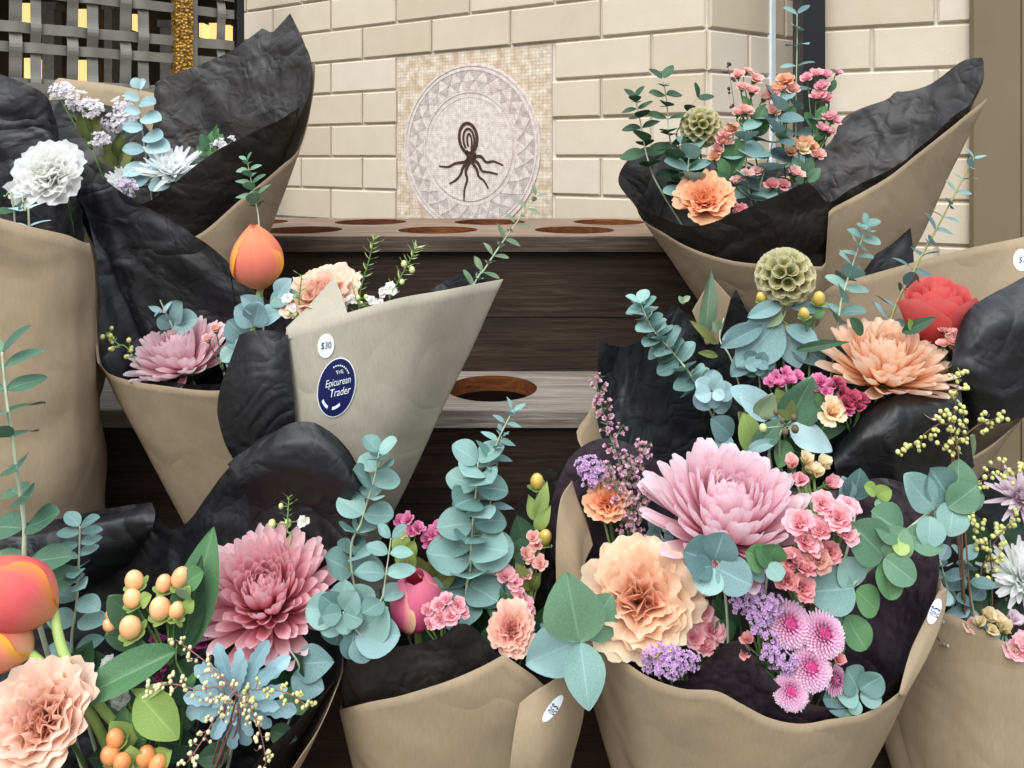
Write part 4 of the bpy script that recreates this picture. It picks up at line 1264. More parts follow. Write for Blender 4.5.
def sprig(name, label, cat, bq, pts, nb, blen, ball, m_stem, m_ball, group=None, per=6, seed=1, bells=False, leaves=0, leaf_mat=None, spread=1.0, up=.6, ballname='buds', r=.0009):
    """twig with side branches that carry small round buds or bells; lengths in pixels"""
    rng = random.Random(seed); root = root_at(bq, name, label, cat, group)
    V = [P(*p) for p in pts]; C = smooth_pts(V, 40); st = MB(); bu = MB(); lf = MB()
    D = V[0].y; u = D / F
    b = Vector(root.location); e = V[-1]
    st.tube(smooth_pts(V + [b.lerp(e, .55), b.lerp(e, .2), b], 30), r * .6, r * 1.7, 5)
    def put(p, fc):
        s = ball * u * rng.uniform(.75, 1.2)
        if bells:
            M = Matrix.Translation(p) @ frame(fc, rng.random()*6) @ Matrix.Scale(s, 4)
            for j in range(5):
                q = MB(); petal(q, j*1.2566, .1, -.5, 1.3, .5, 1.2, .75, cup=.2, nu=2, nv=3, rng=rng); bu.add(q, M)
        else: bu.ball(p, s, 7, 5, (1, 1, 1.1))
    for k in range(nb):
        t = (k + .3) / nb; i = min(39, int(t * 40)); p = C[i]; T = (C[max(0, i-1)] - C[i+1]).normalized()
        a = T.orthogonal().normalized(); c = T.cross(a); th = k * GA + rng.uniform(-.4, .4)
        d = (a*cos(th) + c*sin(th)); d.y *= .75
        d = (d * spread + T * up).normalized(); L = blen * u * rng.uniform(.6, 1.15) * (.55 + .45 * min(1, t * 2.2))
        q = [p + d * L * f + Vector((0, 0, .12 * L * f * f)) for f in (0, .35, .7, 1)]
        st.tube(q, r * .55, r * .4, 4)
        for j in range(per):
            f = 1 - j / per * .85; pp = q[0].lerp(q[3], f) if f < 1 else q[3]
            o = Vector((rng.uniform(-1, 1), rng.uniform(-1, .4), rng.uniform(-.6, 1))).normalized()
            w = pp + o * ball * u * 1.5
            if rng.random() < .9: put(w, o + d)
            st.tube([pp, w], r * .35, r * .35, 3)
        if leaves:
            for j in range(leaves):
                o = Vector((rng.uniform(-1, 1), rng.uniform(-1, .4), rng.uniform(-.2, 1))).normalized()
                M = Matrix.Translation(p + d*L*rng.random()*.6) @ frame(o.cross(d) + Vector((0, -.2, .2)), 0, o) @ Matrix.Scale(blen * u * rng.uniform(.3, .55), 4)
                lf.add(leaf_mesh('lance', .1, .1, j), M)
    part('stem', st, m_stem, root)
    o = part(ballname, bu, m_ball, root)
    if leaves: part('foliage', lf, leaf_mat or L_MID, root)
    return root

def wax_sprig(label, bq, pts, m_bud, nn=16, ln=14, flowers=(), buds=(), seed=1, group='fine needle-leaved sprigs'):
    """wax flower: thin stem, needle leaves, small buds and open white flowers"""
    rng = random.Random(seed); root = root_at(bq, 'wax_flower_sprig', label, 'wax flower', group)
    V = [P(*p) for p in pts]; C = smooth_pts(V, 40); st = MB(); nd = MB(); D = V[0].y; u = D / F
    b = Vector(root.location); e = V[-1]
    st.tube(smooth_pts(V + [b.lerp(e, .5), b], 30), .0007, .0015, 5)
    for k in range(nn):
        t = k / nn; i = min(39, int(t*40)); p = C[i]; T = (C[max(0, i-1)] - C[i+1]).normalized(); a = T.orthogonal().normalized(); c = T.cross(a)
        for sg in (0, pi):
            th = k*1.57 + sg + rng.uniform(-.4, .4); d = (a*cos(th) + c*sin(th)) * .75 + T * rng.uniform(.7, 1.0)
            M = Matrix.Translation(p) @ frame(T - d * .4, 0, d) @ Matrix.Scale(ln*u*rng.uniform(.7, 1.1), 4)
            nd.add(leaf_mesh('needle', -.08, .1, k), M)
    part('stem', st, G_STEM, root); part('needles', nd, L_LIME if seed % 2 else L_MID, root)
    bm_ = MB()
    for (x, y, r) in buds:
        bm_ = MB(); p = P(x, y, D - .004); bm_.ball(p, r*u, 8, 6, (1, 1, 1.25)); part('bud', bm_, m_bud, root); j = min(C, key=lambda q: (q - p).length); st2 = MB(); 
        part('bud_stalk', (lambda s: (s.tube([p, j], .0006, .0008, 4), s)[1])(st2), G_STEM, root)
    for (x, y, r) in flowers:
        floret_part(root, 'wax', lambda: floret_mesh(7, 3, .4, 50, .02), M_WAX, x, y, D - .006, r, (RND.uniform(-.4, .4), -.8, .5), 'flower')
        p = P(x, y, D - .004); j = min(C, key=lambda q: (q - p).length); s3 = MB(); s3.tube([p + Vector((0, .004, 0)), j], .0006, .0008, 4); part('flower_stalk', s3, G_STEM, root)
    return root
M_WAX = m_petal('white wax petal', (214, 222, 190), (240, 240, 232), (248, 246, 246))
M_BUDW = m_plain('pale green bud', (206, 216, 150), .5, .4)
M_BUDY = m_plain('yellow green bud', (204, 206, 130), .5, .4, var=.15)
M_BUDG = m_plain('cream bud', (214, 208, 162), .5, .4, var=.12)
P_PINK = m_petal('pink chrysanthemum petal', (228, 132, 150), (244, 192, 205), (254, 242, 246), trans=.42)
P_PINKD = m_petal('rose pink chrysanthemum petal', (214, 98, 114), (238, 160, 170), (252, 226, 230))
P_PINKL = m_petal('light pink chrysanthemum petal', (228, 138, 156), (242, 196, 206), (252, 238, 242))
P_PEACHM = m_petal('apricot chrysanthemum petal', (246, 170, 118), (252, 206, 166), (255, 238, 220))
P_CARN = m_petal('peach carnation petal', (248, 164, 142), (251, 202, 172), (255, 240, 208), trans=.45, p1=.45)
P_CARN2 = m_petal('dusty peach carnation petal', (242, 156, 134), (250, 204, 182), (252, 226, 206))
P_CARN3 = m_petal('orange carnation petal', (246, 144, 100), (252, 182, 138), (254, 208, 168))
P_CARNW = m_petal('white carnation petal', (244, 246, 232), (252, 253, 248), (255, 255, 254), trans=.55)
P_MUMW = m_petal('white chrysanthemum petal', (236, 246, 238), (250, 254, 252), (255, 255, 255), trans=.5)
P_MUMP = m_petal('pale lilac chrysanthemum petal', (214, 190, 204), (232, 212, 224), (244, 232, 238))
P_TULO = m_petal('orange tulip petal', (252, 214, 160), (246, 142, 124), (250, 164, 118), (254, 200, 60), p1=.4, veins=.08)
P_TULO2 = m_petal('coral tulip petal', (248, 190, 140), (240, 112, 116), (248, 128, 100), (252, 168, 80), p1=.35, veins=.08)
P_TULP = m_petal('magenta pink tulip petal', (240, 170, 170), (232, 96, 148), (242, 140, 168), (254, 222, 170), p1=.4, veins=.08)
P_ROSE = m_petal('coral rose petal', (200, 58, 66), (226, 88, 90), (240, 130, 126), veins=.05)
P_SROSE = m_petal('pale pink spray petal', (244, 166, 150), (246, 190, 184), (250, 216, 208))
P_STOCK = m_petal('pink stock petal', (230, 124, 138), (246, 172, 182), (252, 206, 212))
P_STOCKD = m_petal('dusky pink stock petal', (190, 96, 106), (222, 138, 142), (240, 176, 176))
P_STOCKY = m_petal('yellow bud petal', (206, 208, 132), (236, 228, 164), (250, 232, 206))
P_KAL = m_petal('pink kalanchoe petal', (230, 132, 134), (244, 176, 168), (252, 212, 202))
P_KALM = m_petal('magenta kalanchoe petal', (196, 64, 126), (224, 106, 164), (240, 160, 196))
P_KALP = m_petal('soft pink kalanchoe petal', (236, 128, 152), (244, 166, 182), (250, 202, 208))
P_KALO = m_petal('peach kalanchoe petal', (240, 158, 110), (246, 186, 146), (250, 206, 172))
P_CRIM = m_petal('crimson kalanchoe petal', (128, 34, 62), (170, 58, 90), (206, 96, 122))
P_BTN = m_petal('button chrysanthemum petal', (206, 76, 142), (240, 172, 212), (250, 226, 242), p1=.45)
P_STV = m_petal('violet statice petal', (176, 126, 188), (206, 162, 216), (232, 202, 238))
P_STW = m_petal('white statice petal', (246, 238, 248), (254, 250, 255), (255, 255, 255), trans=.5)
P_STM = m_petal('magenta statice petal', (150, 30, 104), (176, 52, 128), (204, 96, 160))
P_HEATH = m_petal('mauve heath bell', (188, 120, 150), (220, 168, 190), (240, 210, 220))
P_POD = m_petal('papery seed cup', (150, 154, 92), (208, 206, 150), (238, 232, 200), trans=.45)
M_EYE = m_plain('olive seed heart', (96, 100, 48), .7, .2, var=.2)
M_BERRY = m_plain('peach berry', (248, 186, 134), .28, .5, var=.1, scale=30)
M_BERRYO = m_plain('orange berry', (234, 156, 98), .28, .5, var=.12, scale=30)
M_BERRYY = m_plain('yellow berry', (218, 188, 96), .3, .5, var=.14, scale=60)
M_GUM = m_plain('brown gum nut', (104, 90, 70), .6, .3, var=.2)

def mum(label, bq, px, py, D, R, face, mat, n=230, wide=.085, seed=1, open_=.0, sz=(1, 1, 1), name='chrysanthemum', flat=0.0, group='large chrysanthemums'):
    h = mum_head(n, wide, seed, open_, True, flat); g = calyx(MB(), .3, .4, -.42); bl = backleaves(8, seed, .5, -.2)
    r, M, o = bloom(name, label, 'chrysanthemum', bq, [('petals', h, mat), ('calyx', g, G_STEM), ('leaves', bl, L_DARK)], px, py, D, R, face, group, 0, .0026, None, sz, .35)
    return r, M
def carn(label, bq, px, py, D, R, face, mat, n=36, seed=1, sz=(1, 1, 1), ruf=.10, extra_=None):
    h = carnation_head(n, seed, ruf); g = calyx(MB(), .17, .75, -1.0)
    hs = [('petals', h, mat), ('calyx', g, G_STEM)]
    return bloom('carnation', label, 'carnation', bq, hs, px, py, D, R, face, 'carnations in the bouquets', 0, .002, None, sz, .9)
def tulip(label, bq, px, py, D, R, face, mat, seed=1, sz=(1, 1, 1), roll=0, open_=0.0, stempts=None, group='tulips in the bouquets', leaves=()):
    root = root_at(bq, 'tulip', label, 'tulip', group)
    pos = P(px, py, D); r = R / F * D
    M = Matrix.Translation(pos) @ frame(face, roll) @ Matrix.Diagonal((r*sz[0], r*sz[1], r*sz[2], 1))
    q = MB(); q.add(tulip_head(seed, open_), M); part('petals', q, mat, root)
    d = Vector(face).normalized(); tail = pos - d * r * .98 * sz[2]
    b = Vector(root.location)
    pts = [tail] + [P(*p) for p in stempts] if stempts else [tail, tail - d * r * .8]
    pts += [b.lerp(pts[-1], .5), b]
    mb = MB(); mb.tube(smooth_pts(pts, 30), .0045, .0042, 8); part('stem', mb, m_plain('tulip stem', (170, 196, 112), .5, .4), root)
    if leaves: leafset(root, leaves, L_LIME)
    return root
def pod(label, bq, px, py, D, R, face=(0, -.8, .6), seed=1):
    c, e = pod_head(78, seed); 
    return bloom('scabiosa_pod', label, 'seed pod', bq, [('seed_cups', c, P_POD), ('pod_core', e, M_EYE), ('bracts', backleaves(9, seed, .75, -.75), L_OLIVE)], px, py, D, R, face, 'scabiosa seed pods', 0, .0016, None, (1, 1, 1), .9)
def hypericum(label, bq, berries, node, mat, leaves=(), group='hypericum berry sprigs'):
    """berries: (x, y, D, r, dx, dy): each berry its own part over a ruff of sepals"""
    root = root_at(bq, 'hypericum_sprig', label, 'berries', group); nd = P(*node); st = MB()
    for (x, y, D, r, *dd) in berries:
        p = P(x, y, D); rr = r / F * D; d = Vector((dd[0] if dd else RND.uniform(-.3, .3), -.35, dd[1] if dd else .9)).normalized()
        M = Matrix.Translation(p) @ frame(d)
        b = MB()
        def fn(u, v):
            t = pi*v; k = sin(t) * (1 - .10*cos(t)) ; return (k*cos(6.2832*u)*rr*.92, k*sin(6.2832*u)*rr*.92, cos(t)*rr*1.12 + (.06*rr if v < .01 else 0))
        b.grid(fn, 14, 10, M, True); bo = part('berry', b, mat, root)
        s = MB()
        for j in range(5): petal(s, j*1.2566, .1*rr, -1.05*rr, 1.35*rr, .55*rr, -.2, .75, cup=.2, nu=3, nv=4); 
        q = MB(); q.add(s, M); part('sepals', q, L_LIME, bo)
        st.tube(smooth_pts([p - d*rr, p - d*rr*2.2, nd.lerp(p, .3), nd], 8), .0010, .0014, 5)
    b = Vector(root.location)
    st.tube(smooth_pts([nd, nd.lerp(b, .4), b.lerp(nd, .2), b], 14), .0015, .0022, 6)
    part('stem', st, G_STEM, root)
    if leaves: leafset(root, leaves, L_MID)
    return root
# ================================================================== the flowers, bouquet by bouquet
rose_fl = lambda: floret_mesh(16, 4, .34, 84, .06)
kal_fl = lambda: floret_mesh(22, 7, .26, 86, .02)
stock_fl = lambda: floret_mesh(11, 9, .42, 74, .10)
bud_fl = lambda: floret_mesh(9, 5, .40, 118, .03)
wax_face = (0, -.7, .6)

# ---------- A (far left, back)
euc('pale blue eucalyptus branch standing in front of the kraft paper at the gate', 'A', [(138, 80, 1.27), (140, 110, 1.265), (144, 145, 1.26), (150, 186, 1.25)], 0, 19, 30, 'round', L_ICE, 12, r=.0014, leaves=[(139, 88, 133, 78, 1.265, 1.26, 'round', 1), (139, 88, 146, 80, 1.265, 1.26, 'round', 1)] + [(a, b, c, d, 1.258 - i * .001, 1.245 - i * .001, 'round', .82, (RND.uniform(-.25, .25), -.8, .6)) for i, (a, b, c, d) in enumerate([(139, 100, 124, 94), (140, 103, 154, 101), (141, 112, 124, 110), (142, 118, 160, 119), (143, 128, 122, 128), (144, 137, 163, 138), (145, 150, 122, 150), (146, 146, 168, 147), (148, 160, 172, 164), (148, 168, 122, 172), (149, 178, 125, 184), (150, 182, 170, 187)])])
statice('long-stemmed white statice leaning left in the far left bouquet', 'A', [(62, 90, 1.27, 12, 8, 40), (76, 100, 1.265, 12, 9, 44), (91, 108, 1.26, 11, 9, 40), (56, 94, 1.27, 6, 5, 14)], (92, 150, 1.27), P_STW,
        leaves=[(88, 140, 82, 112, 1.27, 1.26, 'oval'), (90, 142, 97, 116, 1.27, 1.26, 'oval')], leaf_mat=L_OLIVE, fr=3.2)
statice('white statice close to the left of the pale blue eucalyptus', 'A', [(122, 106, 1.28, 9, 11, 40), (114, 122, 1.275, 12, 9, 44), (128, 120, 1.27, 8, 9, 30), (98, 140, 1.26, 11, 7, 30)], (118, 165, 1.28), P_STW,
        leaves=[(116, 160, 104, 138, 1.275, 1.26, 'lance', 1.4), (118, 158, 120, 132, 1.275, 1.262, 'lance', 1.5), (120, 160, 136, 140, 1.275, 1.262, 'lance', 1.4), (112, 165, 98, 156, 1.27, 1.255, 'lance', 1.5), (120, 164, 138, 160, 1.27, 1.255, 'lance', 1.5), (114, 168, 106, 150, 1.262, 1.25, 'oval', 1), (124, 166, 132, 148, 1.262, 1.25, 'oval', 1)], leaf_mat=L_OLIVE, fr=3.2)
statice('small white statice tuft beside the dark wing of tissue, far left bouquet', 'A', [(219, 144, 1.30, 8, 6, 22), (232, 140, 1.30, 3, 3, 4)], (205, 165, 1.31), P_STW,
        leaves=[(210, 158, 214, 128, 1.305, 1.30, 'oval'), (210, 150, 200, 134, 1.305, 1.30, 'oval'), (212, 150, 222, 134, 1.30, 1.295, 'oval'), (206, 156, 196, 146, 1.305, 1.30, 'oval'), (208, 162, 198, 160, 1.305, 1.30, 'oval'), (214, 140, 217, 124, 1.30, 1.298, 'lance')], leaf_mat=L_MID, fr=3.0)
def whitemum(label, px, py, D, R, face, seed, mat=None, bq='A', n=110):
    return bloom('white_chrysanthemum', label, 'chrysanthemum', bq, [('petals', spiky_head(n, seed), mat or P_MUMW), ('calyx', calyx(MB(), .3, .4, -.42), G_STEM)], px, py, D, R, face, 'narrow-petalled white chrysanthemums', 0, .002)
whitemum('white spiky chrysanthemum right of the pale blue eucalyptus stem', 172, 174, 1.245, 36, (.25, -.6, .8), 3)
whitemum('white spiky chrysanthemum half hidden behind the blue eucalyptus leaves', 126, 186, 1.25, 26, (-.1, -.7, .7), 4)
statice('pale lilac statice under the lowest blue eucalyptus leaves', 'A', [(124, 184, 1.222, 10, 7, 26), (134, 190, 1.222, 6, 6, 12)], (140, 215, 1.24), m_petal('pale lilac statice', (190, 170, 210), (222, 208, 230), (240, 234, 244)), fr=3.0)

# ---------- L (left edge)
carn('white carnation in front of black tissue at the left edge', 'L', 50, 176, 1.055, 38, (.05, -.9, .42), P_CARNW, 44, 3, (1.05, 1, .95))
euc('thin narrow-leaved sprig below the white carnation', 'L', [(22, 196, .99), (25, 210, .985), (29, 226, .985)], 3, 9, 15, 'lance', L_ICE, 14, jit=6, step=20)
euc('small dark leaf tip at the left edge beside the white carnation', 'L', [(-6, 186, .99), (4, 196, .985), (14, 212, .985)], 3, 10, 13, 'oval', L_DARK, 30)

# ---------- M1 (orange tulip, pink mum)
mum('light pink chrysanthemum under the orange tulip', 'M1', 184, 362, 1.095, 53, (-.16, -.36, .92), P_PINKL, 190, .085, 5, .05)
tulip('single upright orange tulip with a yellow streak, left of centre', 'M1', 257, 257, 1.06, 33, (-.05, -.22, .97), P_TULO, 3, (1.08, 1.08, 1.02), roll=-.35, stempts=[(256, 310, 1.065), (252, 350, 1.07)])
euc('slim green eucalyptus tip rising behind the orange tulip', 'M1', [(247, 160, 1.12), (251, 180, 1.12), (256, 204, 1.115), (259, 224, 1.11), (262, 290, 1.10)], 8, 7, 17, 'oval', L_GREEN, 16, t1=.5, r=.0012)
euc('blue-green eucalyptus with broad leaves directly below the orange tulip', 'M1', [(284, 286, 1.02), (270, 305, 1.02), (255, 325, 1.025), (236, 352, 1.035)], 0, 10, 10, 'round', L_ICE, leaves=[
    (276, 296, 290, 279, 1.02, 1.01, 'broad', 1.2), (270, 302, 296, 292, 1.02, 1.01, 'broad', 1.0, None, L_TEAL), (262, 312, 242, 296, 1.02, 1.0, 'broad', 1.0), (258, 318, 281, 312, 1.02, 1.005, 'broad', 1.1), (256, 322, 237, 308, 1.02, 1.0, 'round', 1.0), (254, 326, 260, 302, 1.015, 1.0, 'round', .9),
    (246, 338, 228, 322, 1.02, 1.005, 'round', 1.0), (244, 340, 226, 346, 1.02, 1.005, 'round', 1.0, None, L_BLUE), (240, 346, 222, 362, 1.025, 1.01, 'round', .95, None, L_TEAL), (238, 350, 234, 372, 1.025, 1.01, 'round', .9, None, L_TEAL), (248, 336, 240, 354, 1.018, 1.0, 'round', .9, None, L_BLUE)])
euc('dark eucalyptus leaves behind the left side of the light pink chrysanthemum', 'M1', [(160, 300, 1.10), (168, 318, 1.10), (176, 336, 1.10)], 0, 10, 10, 'round', L_BLUE, leaves=[
    (174, 322, 182, 302, 1.10, 1.09, 'round', 1.0), (174, 326, 195, 318, 1.10, 1.09, 'round', 1.0), (172, 326, 158, 318, 1.10, 1.09, 'round', 1.0), (172, 330, 160, 334, 1.10, 1.09, 'round', 1.0, None, L_DARK), (162, 312, 148, 306, 1.10, 1.095, 'lance', 1.3, None, L_ICE), (163, 313, 170, 301, 1.10, 1.095, 'lance', 1.2, None, L_ICE), (160, 310, 154, 316, 1.10, 1.09, 'lance', 1.3)])
sprig('filler_sprig', 'yellow green filler sprig at the left end of the light pink chrysanthemum', 'filler sprig', 'M1', [(108, 334, 1.05), (118, 344, 1.05), (136, 360, 1.055)], 7, 9, 2.1, G_STEM, M_BUDY, 'filler sprigs with tiny buds', 3, 4, leaves=3, leaf_mat=L_LIME)
spray('spray_rose', 'pale pink florets at the right end of the light pink chrysanthemum', 'spray rose', 'M1', 'rose', rose_fl, P_SROSE, [(216, 330, 1.045, 9), (208, 340, 1.04, 8)], (224, 372, 1.06), 'small pale pink spray flowers')

# ---------- M2 (sticker wrap)
carn('soft peach carnation peeping over the navy-stickered wrap', 'M2', 322, 296, 1.035, 40, (-.05, -.55, .85), P_CARN2, 36, 6, (1.15, 1, .9))
wax_sprig('tall thin needle sprig left of two above the navy-stickered wrap', 'M2', [(374, 238, 1.03), (369, 260, 1.03), (360, 292, 1.03), (356, 330, 1.03)], M_BUDW, 15, 12, seed=3, buds=[(357, 300, 2.5), (361, 304, 2.5)])
wax_sprig('needle sprig with round cream buds above the navy-stickered wrap', 'M2', [(416, 248, 1.03), (408, 264, 1.03), (397, 284, 1.03), (386, 312, 1.03)], M_BUDW, 15, 14, seed=5, buds=[(404, 264, 3), (412, 270, 3), (402, 282, 2.5)], flowers=[(390, 289, 8), (383, 292, 6)])
wax_sprig('needle sprig in front of the soft peach carnation', 'M2', [(302, 276, 1.0), (300, 290, 1.0), (299, 304, 1.0), (300, 330, 1.01)], M_BUDW, 8, 13, seed=7, flowers=[(288, 298, 6), (292, 308, 5)], buds=[(295, 314, 2.5), (288, 314, 2.5)])
wax_sprig('white wax flowers along the paper edge right of the soft peach carnation', 'M2', [(352, 284, 1.015), (356, 298, 1.01), (360, 312, 1.01), (360, 340, 1.02)], M_BUDW, 6, 8, seed=9, flowers=[(344, 303, 7), (352, 300, 6), (372, 301, 6), (380, 303, 5)], buds=[(366, 297, 2.2), (358, 298, 2.5)])
euc('dark slender eucalyptus leaning over the right tip of the navy-stickered wrap', 'M2', [(536, 196, 1.06), (520, 218, 1.06), (502, 243, 1.055), (484, 270, 1.05), (470, 292, 1.05)], 14, 9, 15, 'oval', L_SAGE, 18, r=.0013, jit=20, wf=.75)

# ---------- T (top right)
pod('small round seed pod on a stalk in the top right bouquet', 'T', 701, 127, 1.27, 20, (0, -.6, .8), 4)
carn('orange carnation at the front of the top right bouquet', 'T', 704, 202, 1.205, 31, (-.1, -.72, .68), P_CARN3, 34, 8, (1.1, 1, .95))
euc('dark green sprig farthest left in the top right bouquet', 'T', [(635, 97, 1.27), (640, 120, 1.265), (648, 160, 1.255), (664, 196, 1.25)], 8, 10, 17, 'oval', L_DARK, 12, t1=.72, jit=16, wf=1.35)
euc('dark green sprig left of the small seed pod, second from the left', 'T', [(663, 78, 1.28), (667, 104, 1.275), (670, 140, 1.26), (682, 176, 1.25), (690, 192, 1.25)], 11, 11, 18, 'oval', L_DARK, 12, t1=.9, jit=16, wf=1.35)
euc('short dark twig just above the small seed pod', 'T', [(698, 98, 1.30), (692, 104, 1.30), (684, 122, 1.295), (680, 150, 1.28)], 3, 10, 14, 'oval', L_DARK, 16, wf=1.2)
euc('teal leaves beneath the small seed pod', 'T', [(690, 150, 1.25), (688, 170, 1.24), (690, 196, 1.235)], 5, 12, 18, 'round', L_TEAL, 18)
euc('tallest upright eucalyptus, in front of the black post', 'T', [(797, 14, 1.30), (797, 50, 1.30), (796, 100, 1.295), (796, 130, 1.29), (793, 180, 1.28)], 10, 9, 18, 'oval', L_BLUE, 10, r=.0013, step=50, wf=1.3)
euc('dense blue eucalyptus below the pink kalanchoe heads, top right bouquet', 'T', [(778, 102, 1.26), (776, 128, 1.25), (768, 160, 1.24), (760, 205, 1.235)], 9, 15, 21, 'round', L_BLUE, 10, jit=10, step=75)
euc('short eucalyptus with blue discs standing in the middle of the top right bouquet', 'T', [(744, 130, 1.25), (746, 156, 1.24), (750, 196, 1.23)], 5, 14, 19, 'round', L_TEAL, 8, step=80)
kgrp = 'kalanchoe stems in the top right bouquet'
spray('kalanchoe_stem', 'pink kalanchoe with a cluster of buds beside the pale wall strip', 'kalanchoe', 'T', 'kal', kal_fl, P_KAL, [(738, 76, 1.28, 6), (747, 72, 1.285, 5), (755, 80, 1.28, 7), (742, 88, 1.27, 6), (752, 92, 1.27, 7), (764, 99, 1.27, 6), (745, 112, 1.26, 8), (738, 114, 1.262, 6)], (754, 150, 1.27), kgrp,
      leaves=[(750, 110, 742, 96, 1.27, 1.265, 'oval'), (754, 128, 766, 104, 1.27, 1.262, 'oval'), (752, 130, 740, 120, 1.268, 1.26, 'oval'), (756, 136, 768, 116, 1.268, 1.26, 'broad')])
spray('kalanchoe_stem', 'peach and pink kalanchoe heads left of the tallest eucalyptus', 'kalanchoe', 'T', 'kal', kal_fl, P_KALO, [(787, 82, 1.28, 8), (778, 90, 1.275, 8), (772, 94, 1.27, 7, (0, -.8, .6), P_KAL), (792, 90, 1.275, 7, (0, -.8, .6), P_KAL), (773, 112, 1.262, 7, (0, -.8, .6), P_KAL), (783, 80, 1.28, 6)], (783, 150, 1.27), kgrp,
      leaves=[(782, 120, 774, 104, 1.27, 1.262, 'oval'), (784, 124, 794, 106, 1.27, 1.262, 'oval')])
spray('kalanchoe_stem', 'bright pink kalanchoe right of the tallest eucalyptus', 'kalanchoe', 'T', 'kal', kal_fl, P_KALP, [(807, 79, 1.28, 6), (816, 75, 1.28, 6), (826, 76, 1.28, 6), (838, 73, 1.28, 4), (822, 88, 1.275, 7), (818, 98, 1.27, 8), (827, 100, 1.27, 6), (829, 118, 1.262, 7), (834, 121, 1.262, 6), (822, 130, 1.258, 7), (829, 133, 1.26, 6)], (815, 160, 1.27), kgrp,
      leaves=[(816, 120, 826, 106, 1.27, 1.262, 'oval'), (815, 130, 806, 112, 1.27, 1.26, 'oval'), (828, 92, 836, 80, 1.275, 1.27, 'oval'), (816, 140, 828, 126, 1.265, 1.258, 'lance', 1.5)])
spray('kalanchoe_stem', 'peach kalanchoe low beside the left root of the black wing', 'kalanchoe', 'T', 'kal', kal_fl, P_KALO, [(797, 146, 1.25, 7), (806, 144, 1.25, 7), (791, 153, 1.245, 6), (812, 148, 1.25, 6), (818, 156, 1.245, 7, (0, -.8, .6), P_KAL), (802, 150, 1.243, 7, (0, -.8, .6), P_STOCKY)], (806, 195, 1.25), kgrp,
      leaves=[(804, 176, 794, 158, 1.245, 1.235, 'oval'), (806, 178, 812, 158, 1.245, 1.235, 'oval'), (808, 182, 820, 168, 1.245, 1.235, 'oval'), (803, 184, 795, 172, 1.24, 1.23, 'oval')], leaf_mat=L_GREEN)
spray('kalanchoe_stem', 'peach kalanchoe head leaning by the small seed pod', 'kalanchoe', 'T', 'kal', kal_fl, P_KAL, [(732, 130, 1.25, 7, (-.3, -.7, .6), P_KALO), (726, 136, 1.248, 7), (721, 142, 1.246, 7), (717, 150, 1.245, 6), (714, 158, 1.245, 6, (-.3, -.7, .6), P_KALO), (727, 144, 1.243, 6)], (728, 185, 1.25), kgrp,
      leaves=[(728, 178, 720, 158, 1.24, 1.232, 'oval'), (729, 176, 738, 138, 1.245, 1.24, 'oval'), (730, 182, 736, 154, 1.243, 1.235, 'oval'), (728, 184, 716, 172, 1.24, 1.23, 'broad')])
spray('spray_rose', 'blush florets low in the centre of the top right bouquet', 'spray rose', 'T', 'rose', rose_fl, P_SROSE, [(746, 176, 1.225, 9), (757, 173, 1.225, 9), (772, 186, 1.215, 10, (0, -.7, .7), P_STOCKD), (783, 186, 1.215, 9, (0, -.7, .7), P_STOCKD), (794, 174, 1.225, 11), (736, 182, 1.22, 8)], (765, 215, 1.24), 'small pale pink spray flowers')
spray('spray_rose', 'dusky florets right of the orange carnation, top right bouquet', 'spray rose', 'T', 'rose', rose_fl, P_STOCKD, [(732, 207, 1.195, 8), (742, 210, 1.195, 8), (737, 214, 1.19, 8)], (738, 235, 1.22), 'small pale pink spray flowers')
sprig('dried_sprig', 'thin dried twig with dark specks above the wall corner, top right bouquet', 'dried sprig', 'T', [(728, 66, 1.31), (731, 84, 1.305), (736, 116, 1.30), (742, 150, 1.28)], 7, 9, 1.6, G_BROWN, m_plain('brown seed', (110, 86, 84), .7, .2, var=.4, scale=200), None, 3, 8, r=.0005)

# ---------- R (middle right)
pod('large papery seed pod at the top of the middle right bouquet', 'R', 785, 277, 1.08, 28, (.02, -.85, .5), 9)
bloom('rose', 'coral rose beside the shiny black tissue, middle right', 'rose', 'R', [('petals', rose_head(5, 23), P_ROSE), ('calyx', calyx(MB(), .3, .4, -.9), G_STEM), ('sepals', backleaves(5, 3, .7, -.62), L_MID)], 937, 316, 1.05, 46, (-.06, -.22, .97), None, .4, .0026, None, (.98, .98, 1.1), .7)
mum('apricot chrysanthemum in front of the coral rose', 'R', 884, 372, 1.02, 64, (.02, -.36, .93), P_PEACHM, 190, .098, 12, .2)
euc('pale teal eucalyptus with many small leaves, left end of the middle right bouquet', 'R', [(640, 302, 1.10), (652, 328, 1.09), (672, 352, 1.08), (698, 388, 1.06)], 18, 12, 20, 'round', L_TEAL, 16, jit=20, step=70)
euc('tall upright eucalyptus right of the large seed pod', 'R', [(867, 226, 1.10), (858, 250, 1.10), (846, 285, 1.09), (838, 322, 1.07)], 11, 11, 20, 'round', L_TEAL, 14, step=75)
euc('long slender eucalyptus leaning right towards the brick wall', 'R', [(974, 158, 1.12), (956, 192, 1.115), (936, 230, 1.11), (914, 270, 1.10), (890, 322, 1.07)], 13, 9, 19, 'oval', L_BLUE, 14, r=.0016, step=60, stem=m_plain('olive stem', (150, 150, 96), .6, .3))
